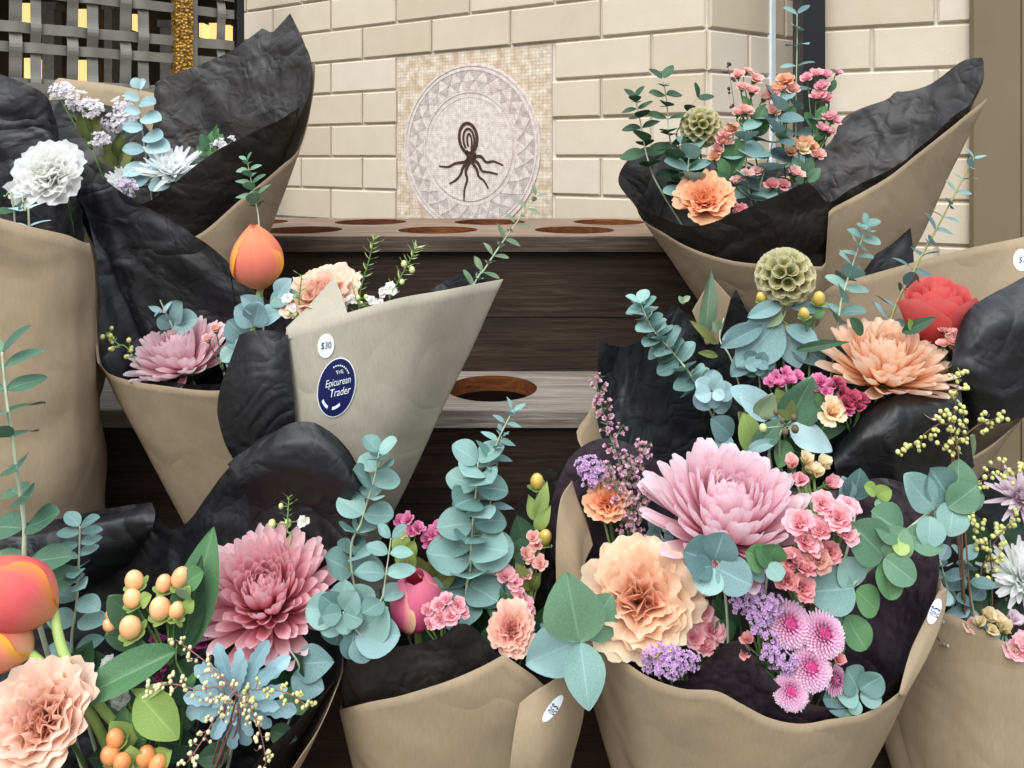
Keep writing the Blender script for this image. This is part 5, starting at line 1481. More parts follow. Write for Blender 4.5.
def rosette(label, bq, cx, cy, D, R, mat, below, n=10, mats=None):
    """shoot seen along its stem: leaves overlap round the tip"""
    lv = []
    for k in range(n):
        a = k * GA + .5; f = .45 + .55 * (k + 1) / n
        dx, dy = cos(a)*R*f*1.25, sin(a)*R*f*1.1
        lv.append((cx + dx*.08, cy + dy*.08, cx + dx, cy + dy, D + .012 * k / n, D - .012 + .03 * k / n, 'round', 1.0, (dx*.006, -1, .35 - dy*.006)))
    lv = lv[::-1]
    return euc(label, bq, [(cx, cy, D), ((cx + below[0]) / 2, (cy + below[1]) / 2, D + .02), (*below, D + .04)], 0, 1, 1, 'round', mat, leaves=lv)
rosette('round blue eucalyptus shoot seen end-on left of the broad pointed leaves', 'R', 712, 392, 1.02, 22, L_ICE, (716, 440), 9)
rosette('smaller eucalyptus shoot seen end-on below the large seed pod', 'R', 758, 363, 1.045, 17, L_BLUE, (762, 410), 9)
bl = 'broad'
euc('broad grey leaves spreading under the large seed pod', 'R', [(785, 296, 1.075), (785, 312, 1.075), (782, 340, 1.07)], 0, 1, 1, 'oval', L_BLUE, leaves=[
    (782, 304, 750, 315, 1.07, 1.05, 'oval', .7), (788, 305, 824, 311, 1.07, 1.05, 'oval', .62), (780, 310, 764, 326, 1.07, 1.06, bl, 1.1, None, L_SAGE), (786, 326, 818, 344, 1.065, 1.04, 'oval', 1.1, (0, -.7, .7)), (780, 320, 736, 368, 1.07, 1.045, bl, 1.0, None, L_BLUE), (762, 326, 722, 346, 1.06, 1.04, 'oval', .65), (786, 330, 800, 368, 1.07, 1.05, bl, 1.2, None, L_BLUE), (790, 335, 826, 365, 1.075, 1.055, bl, 1.1, None, L_BLUE), (758, 345, 732, 376, 1.06, 1.045, 'oval', .9)])
euc('broad pointed eucalyptus leaves with brown gum nuts, centre of the middle right bouquet', 'R', [(790, 428, .985), (775, 440, .985), (768, 470, .99)], 0, 1, 1, bl, L_TEAL, leaves=[
    (730, 388, 784, 420, 1.01, .985, bl, .7, None, L_ICE), (772, 416, 738, 398, .99, .985, bl, .9, None, L_ICE), (758, 418, 773, 393, .985, .975, bl, 1.1, None, L_SAGE), (788, 428, 812, 376, .99, .975, bl, 1.05, None, L_GREEN), (790, 420, 778, 390, .985, .98, bl, .9, None, L_OLIVE), (790, 426, 832, 452, .985, .965, bl, 1.05, None, L_ICE), (788, 432, 848, 425, 1.0, .99, bl, .7, None, L_DARK), (752, 452, 746, 415, .985, .97, 'oval', 1.0, (.1, -1, .4), L_LIME), (754, 450, 784, 418, .98, .97, bl, .7, None, L_GREEN), (732, 436, 714, 420, .99, .975, 'oval', 1.4, (0, -1, .3), L_BLUE), (730, 436, 718, 450, .99, .975, 'oval', 1.5, None, L_BLUE), (748, 450, 778, 440, .98, .965, bl, .55, None, L_ICE), (786, 440, 780, 468, .99, .975, bl, 1.1, None, L_MID), (780, 440, 812, 462, .995, .985, bl, .8, None, L_DARK), (760, 440, 738, 412, .998, .99, bl, .9, None, L_OLIVE)])
g_ = root_at('R', 'gum_nut_twig', 'brown gum nuts on a blue stalk between the broad pointed leaves', 'gum nuts', None)
for (x, y, r) in ((794, 418, 3.6), (795, 429, 4), (785, 432, 3.4), (776, 412, 3), (782, 421, 2.6), (763, 428, 4)):
    t = MB(); t.ball(P(x, y, .955), r/F*.955, 8, 6, (1, 1, 1.15)); part('gum_nut', t, M_GUM if x > 770 else M_BUDW, g_)
t = MB()
for (x, y, r) in ((794, 418, 3.6), (795, 429, 4), (785, 432, 3.4), (776, 412, 3), (782, 421, 2.6), (763, 428, 4)): t.tube([P(x, y, .955), P(786, 426, .965)], .0006, .0009, 5)
t.tube(smooth_pts([P(786, 426, .965), P(780, 460, .985), Vector(g_.location)], 12), .0012, .0018, 6); part('stem', t, G_PALE, g_)
euc('narrow sage leaf standing before the small kraft corner, middle right bouquet', 'R', [(724, 318, 1.12), (720, 340, 1.10), (735, 370, 1.07)], 0, 1, 1, 'lance', L_SAGE, leaves=[(703, 340, 716, 270, 1.12, 1.11, 'lance', .75), (716, 344, 692, 320, 1.11, 1.10, 'lance', .9, None, L_OLIVE), (682, 302, 690, 296, 1.12, 1.12, 'oval'), (684, 304, 679, 296, 1.12, 1.12, 'oval'), (722, 340, 760, 324, 1.09, 1.06, 'oval', .6, None, L_ICE), (718, 356, 700, 352, 1.10, 1.09, 'oval', .6, None, L_OLIVE), (720, 330, 714, 322, 1.09, 1.08, 'round', 1)])
euc('two dark willow-like leaves in front of the coral rose', 'R', [(912, 324, 1.02), (908, 332, 1.02), (900, 350, 1.03)], 0, 1, 1, 'lance', L_DARK, leaves=[(902, 333, 937, 316, 1.0, .99, 'lance', 1.1), (796, 350, 850, 340, 1.01, .99, 'lance', .6), (862, 335, 852, 318, 1.02, 1.01, 'oval', 1.0), (912, 330, 908, 318, 1.0, .99, 'lance', 1.4, None, L_LIME)])
hypericum('pair of yellow berries right of the large seed pod', 'R', [(819, 298, 1.05, 6.5, 0, 1), (804, 313, 1.045, 5.5, -.2, .9), (761, 297, 1.07, 5, -.3, .9)], (810, 345, 1.06), M_BERRYY, leaves=[(812, 322, 800, 318, 1.05, 1.04, 'oval', 1), (814, 318, 824, 310, 1.05, 1.04, 'oval', 1)])
spray('kalanchoe_stem', 'magenta kalanchoe left of the pale yellow bloom, middle right bouquet', 'kalanchoe', 'R', 'kal', kal_fl, P_KALM, [(776, 378, 1.0, 7), (786, 374, 1.0, 7), (797, 377, 1.0, 7), (770, 383, .998, 6), (789, 382, .99, 7), (780, 385, .99, 6)], (785, 425, 1.01), 'kalanchoe stems in the middle right bouquet', leaves=[(786, 405, 778, 390, .995, .985, 'oval'), (788, 405, 796, 388, .995, .985, 'oval')])
spray('kalanchoe_stem', 'magenta kalanchoe between the broad leaf and the apricot chrysanthemum', 'kalanchoe', 'R', 'kal', kal_fl, P_KALM, [(820, 382, .985, 8), (832, 386, .98, 7), (826, 392, .975, 6), (816, 390, .98, 6)], (826, 425, 1.0), 'kalanchoe stems in the middle right bouquet', leaves=[(824, 408, 818, 394, .98, .972, 'oval'), (828, 408, 836, 394, .98, .972, 'oval')])
spray('kalanchoe_stem', 'crimson kalanchoe below the apricot chrysanthemum', 'kalanchoe', 'R', 'kal', kal_fl, P_CRIM, [(842, 394, .965, 8), (852, 398, .96, 8), (862, 400, .96, 7), (846, 404, .955, 8), (858, 408, .955, 7), (838, 384, .975, 7), (848, 412, .952, 6, (0, -.7, .7), P_KALM)], (850, 440, .99), 'kalanchoe stems in the middle right bouquet')
carn('small pale yellow bloom tucked among magenta kalanchoe', 'R', 832, 412, .955, 17, (0, -.75, .65), m_petal('pale apricot petal', (244, 200, 150), (250, 220, 176), (252, 234, 204)), 14, 21, (1, 1, 1), .06)
spray('kalanchoe_stem', 'soft pink kalanchoe at the right foot of the coral rose', 'kalanchoe', 'R', 'kal', kal_fl, P_KAL, [(945, 332, 1.01, 7), (954, 336, 1.005, 7), (949, 342, 1.0, 7), (957, 350, 1.0, 7), (943, 345, 1.0, 6)], (950, 390, 1.03), 'kalanchoe stems in the middle right bouquet', leaves=[(950, 372, 956, 360, 1.0, .995, 'oval')])

# ---------- F1 (bottom left)
mum('large rose pink chrysanthemum in the bottom left bouquet', 'F1', 268, 600, .855, 70, (.08, -.55, .83), P_PINKD, 230, .085, 15, .1)
carn('dusty peach carnation in the bottom left corner', 'F1', 44, 720, .725, 62, (.05, -.72, .69), P_CARN2, 40, 18, (1, 1, .95))
tulip('upper coral pink tulip of two at the left edge', 'F1', 8, 592, .755, 48, (-.75, -.25, .55), P_TULO2, 7, (1, 1, 1.05), roll=.9, stempts=[(66, 658, .75), (100, 706, .755), (128, 750, .77)])
tulip('lower and more orange of two tulips at the left edge', 'F1', -4, 642, .745, 36, (-.8, -.2, .45), P_TULO, 9, (1, 1, 1), roll=.2, stempts=[(46, 668, .745), (80, 700, .75), (110, 756, .77)])
hypericum('upper sprig of peach berries in front of black tissue', 'F1', [(134, 580, .80, 9.5, -.2, 1), (132, 598, .79, 9, -.3, 1), (130, 627, .775, 11, -.2, .8), (164, 583, .80, 8.5, .1, 1), (181, 577, .80, 10, .3, 1), (160, 608, .785, 11, -.2, .9), (177, 610, .785, 8.5, .3, .9), (112, 615, .80, 6.5, -.5, .8), (110, 625, .795, 7, -.5, .7)], (172, 668, .80), M_BERRY,
          leaves=[(146, 628, 108, 596, .80, .795, 'oval', 1.0, None, L_DARK), (142, 640, 104, 636, .80, .785, bl, .9, None, L_DARK), (184, 612, 194, 600, .785, .778, 'oval', 1.1, None, L_LIME), (186, 596, 190, 586, .79, .785, 'oval', 1.2, None, L_LIME), (182, 622, 174, 620, .785, .77, 'oval', 1.2, None, L_LIME), (140, 604, 148, 596, .79, .78, 'oval', 1.2, None, L_LIME), (186, 584, 200, 572, .795, .788, 'round', 1, None, L_MID), (186, 600, 184, 588, .79, .78, 'round', 1, None, L_GREEN)])
hypericum('lower sprig of orange berries at the bottom edge', 'F1', [(115, 738, .735, 9, -.3, .9), (110, 755, .73, 9.5, -.4, .7), (122, 762, .725, 9, 0, .6), (146, 756, .735, 10, .1, .9), (158, 764, .73, 9.5, .3, .7), (148, 726, .75, 7.5, 0, .9)], (138, 800, .755), M_BERRYO,
          leaves=[(134, 745, 110, 722, .745, .735, 'broad', 1.0, None, L_LIME), (136, 750, 124, 706, .75, .74, 'broad', 1.0, None, L_MID), (138, 765, 130, 748, .735, .725, 'oval', 1.3, None, L_LIME), (150, 770, 172, 750, .74, .73, 'oval', 1, None, L_LIME)])
euc('long-leaved green branch crossing in front of the peach berries', 'F1', [(178, 640, .79), (176, 660, .785), (184, 700, .785)], 0, 1, 1, 'lance', L_MID, name='foliage_branch', cat='foliage', group='large leafy branches', stem=G_STEM, leaves=[
    (176, 650, 60, 706, .77, .735, 'broad', .52, (-.1, -.8, .8)), (180, 655, 212, 530, .80, .82, 'broad', .55, (.2, -1, .2)), (182, 650, 202, 560, .79, .80, 'lance', .9, (.4, -1, .1), L_DARK), (176, 660, 206, 708, .785, .78, 'broad', 1.1, None, L_DARK), (186, 690, 200, 668, .775, .77, 'lance', 1, None, L_MID)])
euc('folded lime green leaf above the lower orange berries', 'F1', [(140, 692, .755), (150, 706, .758), (160, 760, .77)], 0, 1, 1, 'broad', L_LIME, name='foliage_branch', cat='foliage', group='large leafy branches', stem=G_STEM, leaves=[(138, 694, 178, 740, .745, .735, 'broad', .95, (.4, -1, .5)), (160, 700, 130, 690, .755, .75, 'lance', 1.2), (142, 696, 168, 682, .75, .745, 'lance', 1.0)])
def miller(label, bq, cx, cy, D, R, seed=1):
    rng = random.Random(seed); root = root_at(bq, 'dusty_miller', label, 'dusty miller', None); c = P(cx, cy, D)
    for k in range(30):
        a = k * GA + rng.uniform(-.15, .15); f = (.50 + .50 * (k + 1) / 30) * rng.uniform(.85, 1.05)
        if k < 6: f = .32
        mb = MB(); L = R * f / F * D
        W0 = .135
        def fn(u, v):
            s = u*2 - 1; w = W0 * (.30 + .70 * min(1, v / .55)) * sqrt(max(.04, 1 - max(0, (v - .72) / .285) ** 2)) * (1 + .13 * sin(v * 30)) * s
            return (v, w, .10 * abs(w) / W0 * .3 + .18 * v * v * (-1 if k > 8 else .6))
        mb.grid(fn, 6, 26)
        d = Vector((cos(a), -.5 + .65 * (k / 30), sin(a))).normalized(); z = Vector((0, -1, .35)); z = (z - d * z.dot(d)).normalized(); y = z.cross(d)
        M = Matrix.Translation(c + d * .004) @ Matrix(((d.x, y.x, z.x, 0), (d.y, y.y, z.y, 0), (d.z, y.z, z.z, 0), (0, 0, 0, 1))) @ Matrix.Scale(L, 4)
        q = MB(); q.add(mb, M); part('leaf', q, L_MILLER, root)
    stem_part(root, to_base(root, c + Vector((0, .01, -.005))), .0018, G_PALE)
    return root
miller('dusty blue felted rosette left of the bottom kraft edge', 'F1', 236, 698, .75, 58, 3)
for i, (pts, lb) in enumerate((([(176, 640, .735), (208, 664, .730), (232, 690, .730), (240, 720, .740)], 'seeded filler twig crossing the dusty blue rosette from the upper left'), ([(308, 706, .735), (284, 692, .730), (256, 690, .730), (240, 706, .735)], 'seeded filler twig reaching right over the dusty blue rosette'),
                              ([(186, 764, .715), (204, 738, .715), (222, 706, .725), (236, 700, .735)], 'seeded filler twig hanging down left of the dusty blue rosette'), ([(266, 764, .725), (262, 738, .725), (252, 712, .730), (240, 702, .735)], 'seeded filler twig hanging down below the dusty blue rosette'), ([(150, 690, .735), (172, 684, .730), (196, 690, .730), (226, 700, .735)], 'seeded filler twig between the lime leaf and the dusty blue rosette'))):
    sprig('filler_sprig', lb, 'filler sprig', 'F1', pts, 12, 13, 1.9, G_RED, M_BUDG if i != 1 else M_BUDY, 'filler sprigs with tiny buds', 4, 20 + i, r=.0007, spread=1.0)
euc('long green eucalyptus rising at the left edge', 'F1', [(2, 352, .84), (6, 395, .83), (14, 450, .82), (24, 520, .815), (30, 590, .81)], 10, 26, 36, 'oval', L_DEEP, 10, r=.0022, jit=12, step=24, wf=1.15)
euc('small eucalyptus with paired leaves in front of black tissue, left', 'F1', [(80, 526, .85), (79, 556, .845), (77, 600, .84), (74, 668, .835)], 10, 15, 24, 'oval', L_TEAL, 8, r=.0016, jit=14, step=24, wf=1.15)
spray('tulip_bud', 'magenta bloom low behind the rose pink chrysanthemum', 'bud', 'F1', 'bud', bud_fl, P_STM, [(207, 640, .82, 17, (-.2, -.8, .5)), (218, 646, .82, 12, (.2, -.8, .5))], (205, 690, .83), None)
statice('magenta statice behind the long leaf, bottom left bouquet', 'F1', [(158, 642, .81, 9, 9, 26), (160, 664, .80, 7, 13, 24), (156, 676, .80, 5, 6, 10)], (165, 705, .81), P_STM, fr=2.6)
spray('spray_rose', 'white florets under the long crossing leaf, bottom left bouquet', 'spray rose', 'F1', 'stockw', stock_fl, P_CARNW, [(146, 674, .785, 10), (122, 698, .775, 11), (108, 664, .80, 9), (116, 694, .778, 9)], (140, 725, .79), 'small pale pink spray flowers')
euc('eucalyptus leaves below the right side of the rose pink chrysanthemum', 'F1', [(290, 650, .80), (300, 672, .80), (290, 720, .80)], 0, 1, 1, 'oval', L_BLUE, leaves=[(292, 676, 322, 690, .80, .785, 'oval', 1.3), (296, 664, 330, 662, .805, .79, 'broad', 1.2), (290, 690, 300, 652, .81, .80, 'broad', 1.1, None, L_DARK), (286, 690, 312, 712, .80, .785, 'broad', 1.0, None, L_MID), (280, 690, 268, 664, .81, .80, 'broad', 1, None, L_DARK), (230, 752, 196, 760, .77, .76, 'broad', 1.1, None, L_DARK), (270, 730, 296, 740, .775, .77, 'broad', 1, None, L_DARK)])
euc('dark foliage filling the middle of the bottom left bouquet', 'F1', [(150, 690, .82), (160, 720, .82), (150, 780, .82)], 0, 1, 1, 'broad', L_DARK, name='foliage_branch', cat='foliage', group='large leafy branches', stem=G_STEM, leaves=[(150, 720, 108, 690, .815, .81, 'broad', 1.1), (160, 730, 196, 716, .815, .81, 'broad', 1.0), (150, 730, 112, 728, .815, .80, 'broad', 1.0), (160, 740, 196, 750, .80, .79, 'broad', 1.1), (150, 750, 90, 760, .80, .77, 'broad', 1.0), (70, 690, 92, 640, .82, .82, 'broad', .8), (110, 690, 76, 650, .82, .82, 'broad', .9), (200, 690, 236, 650, .82, .82, 'broad', .9)])
wax_sprig('fine sprig with white buds above the rose pink chrysanthemum', 'F1', [(289, 497, .90), (288, 512, .895), (287, 530, .89), (286, 560, .88)], M_BUDW, 9, 9, seed=11, flowers=[(303, 522, 7)], buds=[(272, 524, 4), (288, 523, 3.5), (281, 506, 2.5)])

# ---------- F2 (bottom centre)
tulip('magenta pink tulip with cream petal edges, bottom centre', 'F2', 416, 601, .835, 29, (-.02, -.3, .95), P_TULP, 11, (1.25, 1.25, 1.08), roll=.3, open_=.12)
euc('eucalyptus rising in front of the smooth kraft wrap, bottom centre', 'F2', [(379, 452, .89), (374, 480, .885), (362, 520, .88), (352, 572, .87)], 9, 16, 27, 'round', L_TEAL, 22, jit=22, step=70)
rosette('large overlapping blue discs of eucalyptus right of the rose pink chrysanthemum', 'F2', 343, 612, .80, 33, L_TEAL, (372, 668), 12)
euc('lower eucalyptus discs above the black tissue left of the magenta pink tulip', 'F2', [(352, 626, .80), (364, 640, .80), (380, 668, .82)], 0, 1, 1, 'round', L_BLUE, leaves=[(356, 634, 398, 636, .80, .785, 'round', .85), (360, 636, 366, 662, .80, .785, 'round', 1.2), (354, 632, 350, 660, .80, .79, 'round', 1.0), (360, 634, 386, 610, .80, .79, 'round', 1.0, None, L_TEAL)])
euc('dense upright eucalyptus in the middle of the bottom centre bouquet', 'F2', [(478, 462, .885), (476, 490, .88), (472, 530, .872), (470, 570, .865), (466, 604, .86)], 14, 22, 36, 'round', L_TEAL, 8, r=.0017, jit=14, step=62)
euc('thin tip with needle-like leaves above the dense upright eucalyptus', 'F2', [(513, 410, .90), (500, 436, .895), (488, 466, .89), (478, 505, .885), (472, 560, .88)], 8, 10, 18, 'lance', L_TEAL, 14, r=.0012, jit=20, t1=.5, wf=1.3)
euc('second thin stem with narrow leaves right of the dense upright eucalyptus', 'F2', [(502, 436, .90), (496, 470, .895), (490, 505, .89), (484, 545, .885)], 4, 7, 22, 'lance', L_BLUE, 12, r=.001, wf=1.1)
euc('small eucalyptus stem in front of the magenta pink tulip', 'F2', [(391, 538, .81), (388, 560, .805), (384, 590, .80), (382, 632, .80)], 4, 14, 25, 'oval', L_TEAL, 8, r=.001, t1=.75, step=16, wf=1.2)
euc('four large veined green leaves between the two lower kraft wraps', 'F2', [(576, 622, .745), (582, 640, .75), (575, 700, .79)], 0, 1, 1, 'broad', L_GREEN, name='eucalyptus_branch', leaves=[
    (580, 642, 566, 576, .745, .735, 'broad', 1.25, (-.1, -1, .25)), (582, 636, 614, 596, .75, .76, 'broad', 1.45, (.3, -1, .2)), (580, 642, 590, 712, .74, .715, 'broad', 1.05, (.1, -1, .35), L_TEAL), (578, 640, 526, 664, .755, .76, 'broad', 1.2, (-.3, -1, .3), L_BLUE), (574, 634, 540, 624, .765, .77, 'broad', 1.3, (-.2, -1, .1), L_BLUE)])
spray('kalanchoe_stem', 'pink kalanchoe left of the stem, above the magenta pink tulip', 'kalanchoe', 'F2', 'kal', kal_fl, P_KALM, [(400, 522, .885, 7), (408, 520, .885, 7), (418, 529, .88, 7), (411, 531, .88, 6), (404, 534, .878, 5, (0, -.8, .6), P_KAL)], (404, 590, .875), 'kalanchoe stems in the bottom centre bouquet', leaves=[(404, 560, 398, 530, .875, .87, 'oval'), (405, 562, 414, 540, .875, .87, 'oval'), (404, 570, 400, 548, .87, .865, 'oval'), (405, 572, 412, 552, .87, .86, 'oval')], leaf_mat=L_LIME)
spray('kalanchoe_stem', 'magenta kalanchoe row left of the dense upright eucalyptus', 'kalanchoe', 'F2', 'kal', kal_fl, P_KALM, [(439, 526, .885, 6), (432, 534, .883, 7), (430, 544, .88, 7), (438, 548, .877, 7), (446, 555, .875, 7), (453, 558, .872, 6), (427, 538, .882, 6), (441, 533, .882, 6)], (432, 600, .875), 'kalanchoe stems in the bottom centre bouquet', leaves=[(430, 580, 412, 556, .875, .865, 'oval', .8), (432, 582, 434, 556, .872, .865, 'oval', .8), (432, 584, 446, 564, .872, .862, 'oval', .8), (430, 586, 416, 570, .87, .86, 'oval', .8), (434, 588, 456, 574, .87, .86, 'oval', .8), (430, 590, 404, 568, .872, .865, 'lance', 1.2)], leaf_mat=L_OLIVE)
spray('kalanchoe_stem', 'soft pink kalanchoe overlapping the right side of the magenta pink tulip', 'kalanchoe', 'F2', 'stock', stock_fl, P_KALP, [(428, 611, .80, 9), (438, 606, .80, 9), (446, 600, .80, 9), (458, 606, .80, 10), (452, 616, .795, 11), (440, 620, .793, 10), (430, 624, .793, 9), (463, 613, .80, 8)], (444, 660, .81), 'kalanchoe stems in the bottom centre bouquet', leaves=[(446, 620, 452, 596, .81, .80, 'oval', .8)])
spray('kalanchoe_stem', 'soft pink kalanchoe right of the dense upright eucalyptus, lower pair', 'kalanchoe', 'F2', 'kal', kal_fl, P_KALP, [(506, 577, .855, 10), (515, 583, .85, 8), (524, 604, .84, 9), (519, 596, .843, 8), (528, 612, .84, 7), (498, 572, .86, 7)], (512, 640, .85), 'kalanchoe stems in the bottom centre bouquet', leaves=[(512, 620, 500, 588, .845, .84, 'lance', 1.3), (513, 620, 510, 592, .843, .835, 'lance', 1.4), (514, 624, 524, 592, .846, .84, 'lance', 1.3), (508, 626, 488, 610, .845, .835, 'lance', 1.3), (508, 630, 492, 622, .842, .83, 'lance', 1.4)], leaf_mat=L_MID)
spray('kalanchoe_stem', 'coral pink kalanchoe beside the pale kraft flap, bottom centre bouquet', 'kalanchoe', 'F2', 'kal', kal_fl, P_KAL, [(533, 538, .88, 7), (537, 546, .878, 7), (526, 554, .875, 7), (540, 564, .87, 8), (530, 560, .872, 6), (525, 576, .87, 7)], (530, 620, .87), 'kalanchoe stems in the bottom centre bouquet', leaves=[(530, 590, 518, 566, .87, .86, 'oval', .8), (531, 590, 540, 572, .87, .86, 'oval', .8)], leaf_mat=L_OLIVE)
hypericum('stalk with yellow and green buds between the bottom centre and largest wraps', 'F2', [(537, 481, .92, 7.5, 0, 1), (545, 537, .90, 7.5, .3, .9)], (535, 560, .90), M_BERRYY, leaves=[(536, 520, 528, 494, .915, .91, 'lance', 1.4, None, L_LIME), (537, 516, 548, 484, .915, .91, 'lance', 1.3, None, L_LIME), (536, 530, 550, 508, .91, .90, 'lance', 1.4, None, L_LIME), (534, 545, 508, 560, .91, .90, 'broad', 1.2, None, L_DARK), (530, 575, 520, 518, .915, .915, 'broad', 1.0, None, L_DARK)])
carn('small blush carnation at the front right of the bottom centre bouquet', 'F2', 512, 630, .805, 27, (0, -.78, .62), m_petal('blush carnation petal', (238, 140, 140), (246, 184, 170), (252, 218, 198)), 34, 31, (1.05, 1, .95))
euc('dark filler leaves around the magenta pink tulip', 'F2', [(400, 610, .87), (410, 640, .86), (430, 700, .86)], 0, 1, 1, 'broad', L_DARK, name='foliage_branch', cat='foliage', group='large leafy branches', stem=G_STEM, leaves=[(410, 630, 382, 590, .87, .87, 'broad', .9), (420, 640, 452, 590, .88, .88, 'broad', .8), (470, 640, 492, 600, .87, .865, 'broad', .9), (480, 650, 500, 622, .855, .85, 'oval', .8, None, L_MID), (400, 640, 366, 600, .86, .86, 'broad', .8), (480, 640, 462, 606, .86, .85, 'broad', .9), (540, 640, 556, 600, .88, .87, 'broad', .9), (500, 600, 512, 560, .89, .89, 'broad', .7)])

# ---------- F3 (the largest)
mum('largest pink chrysanthemum, top of the biggest front wrap', 'F3', 726, 524, .835, 88, (.03, -.36, .93), P_PINK, 240, .092, 21, .0)
carn('large pale peach carnation above the front kraft edge, right of centre', 'F3', 640, 600, .785, 66, (-.05, -.80, .6), P_CARN, 36, 24, (1, 1, .95))
carn('apricot carnation half hidden behind mauve heath twigs', 'F3', 608, 502, .895, 26, (-.1, -.6, .8), P_CARN3, 34, 27)
sgrp = 'pink stock stems in the largest bouquet'
spray('stock_flower', 'pink stock spike with buds right of the largest pink chrysanthemum', 'stock', 'F3', 'stock', stock_fl, P_STOCK, [(838, 518, .770, 19), (822, 504, .780, 15), (848, 508, .780, 14), (820, 530, .770, 16), (846, 534, .767, 14), (800, 524, .770, 18), (806, 542, .765, 18)], (822, 600, .800), sgrp, sr=.0022)
spray('stock_buds', 'cream and pink stock buds at the top right of the largest pink chrysanthemum', 'stock', 'F3', 'bud', bud_fl, P_STOCKY, [(792, 465, .85, 11, (-.3, -.5, .8), P_SROSE), (806, 462, .85, 11, (0, -.5, .8)), (814, 474, .845, 11, (.1, -.6, .8)), (822, 466, .85, 11, (.3, -.5, .8)), (829, 484, .835, 12, (.4, -.6, .6), P_STOCK), (801, 482, .835, 12, (-.3, -.7, .6), P_STOCK), (808, 470, .845, 9)], (812, 530, .83), sgrp, sr=.002)
spray('stock_flower', 'dusky pink stock florets below the stock spike', 'stock', 'F3', 'stock', stock_fl, P_STOCKD, [(800, 566, .755, 19), (786, 580, .750, 15), (802, 588, .745, 16), (818, 560, .760, 15, (0, -.8, .6), m_petal('tan pink', (176, 110, 100), (206, 142, 128), (226, 176, 160))), (790, 560, .760, 14), (830, 552, .770, 13, (0, -.8, .6), P_STOCKD)], (808, 640, .790), sgrp, sr=.002)
spray('stock_flower', 'pale pink stock behind the right of the pale peach carnation', 'stock', 'F3', 'stock', stock_fl, P_STOCK, [(700, 612, .785, 17), (712, 630, .775, 16), (704, 646, .768, 16), (694, 638, .77, 14), (700, 590, .795, 14)], (705, 690, .80), sgrp, sr=.002)
statice('violet statice low in front of the pale peach carnation', 'F3', [(662, 654, .745, 20, 11, 70), (682, 662, .74, 18, 12, 64), (670, 670, .737, 16, 9, 46), (652, 664, .75, 10, 9, 24)], (674, 700, .77), P_STV, fr=2.7)
statice('tall violet statice left of the button chrysanthemums', 'F3', [(757, 586, .76, 10, 12, 40), (744, 602, .755, 16, 13, 70), (764, 610, .75, 17, 15, 84), (776, 606, .752, 12, 12, 44), (757, 624, .745, 12, 12, 44), (774, 656, .74, 13, 12, 50), (788, 664, .737, 12, 10, 44), (770, 640, .74, 9, 8, 20)], (762, 665, .76), P_STV, fr=2.7, stem_mat=G_STEM)
statice('violet statice tucked against the plum tissue at the left of the largest bouquet', 'F3', [(588, 466, .90, 13, 10, 44), (600, 472, .895, 9, 8, 22), (590, 482, .893, 8, 8, 18)], (604, 520, .90), P_STV, fr=2.8)
statice('violet statice behind the top of the pale peach carnation', 'F3', [(668, 568, .80, 8, 9, 24), (676, 574, .80, 7, 7, 14), (646, 540, .83, 8, 6, 14)], (678, 620, .81), P_STV, fr=2.6)
bgrp = 'button chrysanthemums in the largest bouquet'
def button(label, px, py, D, R, face, seed):
    eye = MB(); eye.ball((0, 0, .06), .27, 14, 8, (1, 1, .55)); eye.ball((0, 0, .20), .09, 10, 6, (1, 1, .5))
    return bloom('button_chrysanthemum', label, 'button chrysanthemum', 'F3', [('petals', button_head(210, seed), P_BTN), ('eye', eye, m_plain('deep pink eye', (204, 74, 136), .7, .2, var=.15, scale=300)), ('calyx', calyx(MB(), .4, .4, -.5), G_STEM)], px, py, D, R, face, bgrp, 0, .0013)
button('upper left button chrysanthemum, touching the violet statice', 790, 624, .75, 25, (.08, -.86, .5), 1)
button('rightmost button chrysanthemum, the largest of the five', 824, 634, .745, 25, (.12, -.86, .5), 2)
button('middle button chrysanthemum under the largest of them', 811, 668, .738, 24, (.0, -.86, .5), 3)
button('lowest button chrysanthemum, nearest the front tissue edge', 791, 692, .733, 20, (-.1, -.88, .45), 4)
button('button chrysanthemum half hidden at the right of the five', 835, 680, .748, 17, (.45, -.8, .3), 5)
spray('spray_rose', 'tiny pink floret between the button chrysanthemums and the lower teal leaves', 'spray rose', 'F3', 'rose', rose_fl, P_STOCKD, [(838, 660, .742, 9), (748, 640, .74, 9), (744, 652, .74, 8)], (815, 710, .77), 'small pale pink spray flowers')
for i, (pts, lb) in enumerate((([(597, 384, .94), (603, 412, .935), (612, 440, .93), (624, 480, .92), (632, 520, .91)], 'tall mauve heath twig at the left of the largest bouquet'), ([(644, 448, .90), (634, 466, .90), (626, 486, .90), (626, 524, .90)], 'mauve heath twig nearest the largest pink chrysanthemum'), ([(606, 470, .89), (616, 488, .888), (624, 508, .886), (630, 532, .885)], 'mauve heath twig in front of the apricot carnation'), ([(652, 494, .875), (640, 504, .875), (632, 520, .88), (630, 545, .88)], 'low mauve heath twig touching the left petals of the largest pink chrysanthemum'))):
    sprig('heath_twig', lb, 'heath twig', 'F3', pts, (20, 15, 16, 15)[i], 15, 2.8, G_SAGE if False else G_STEM, P_HEATH, 'mauve heath twigs in the largest bouquet', 6, 40 + i, bells=True, leaves=1, leaf_mat=L_SAGE, ballname='bells', r=.0007)
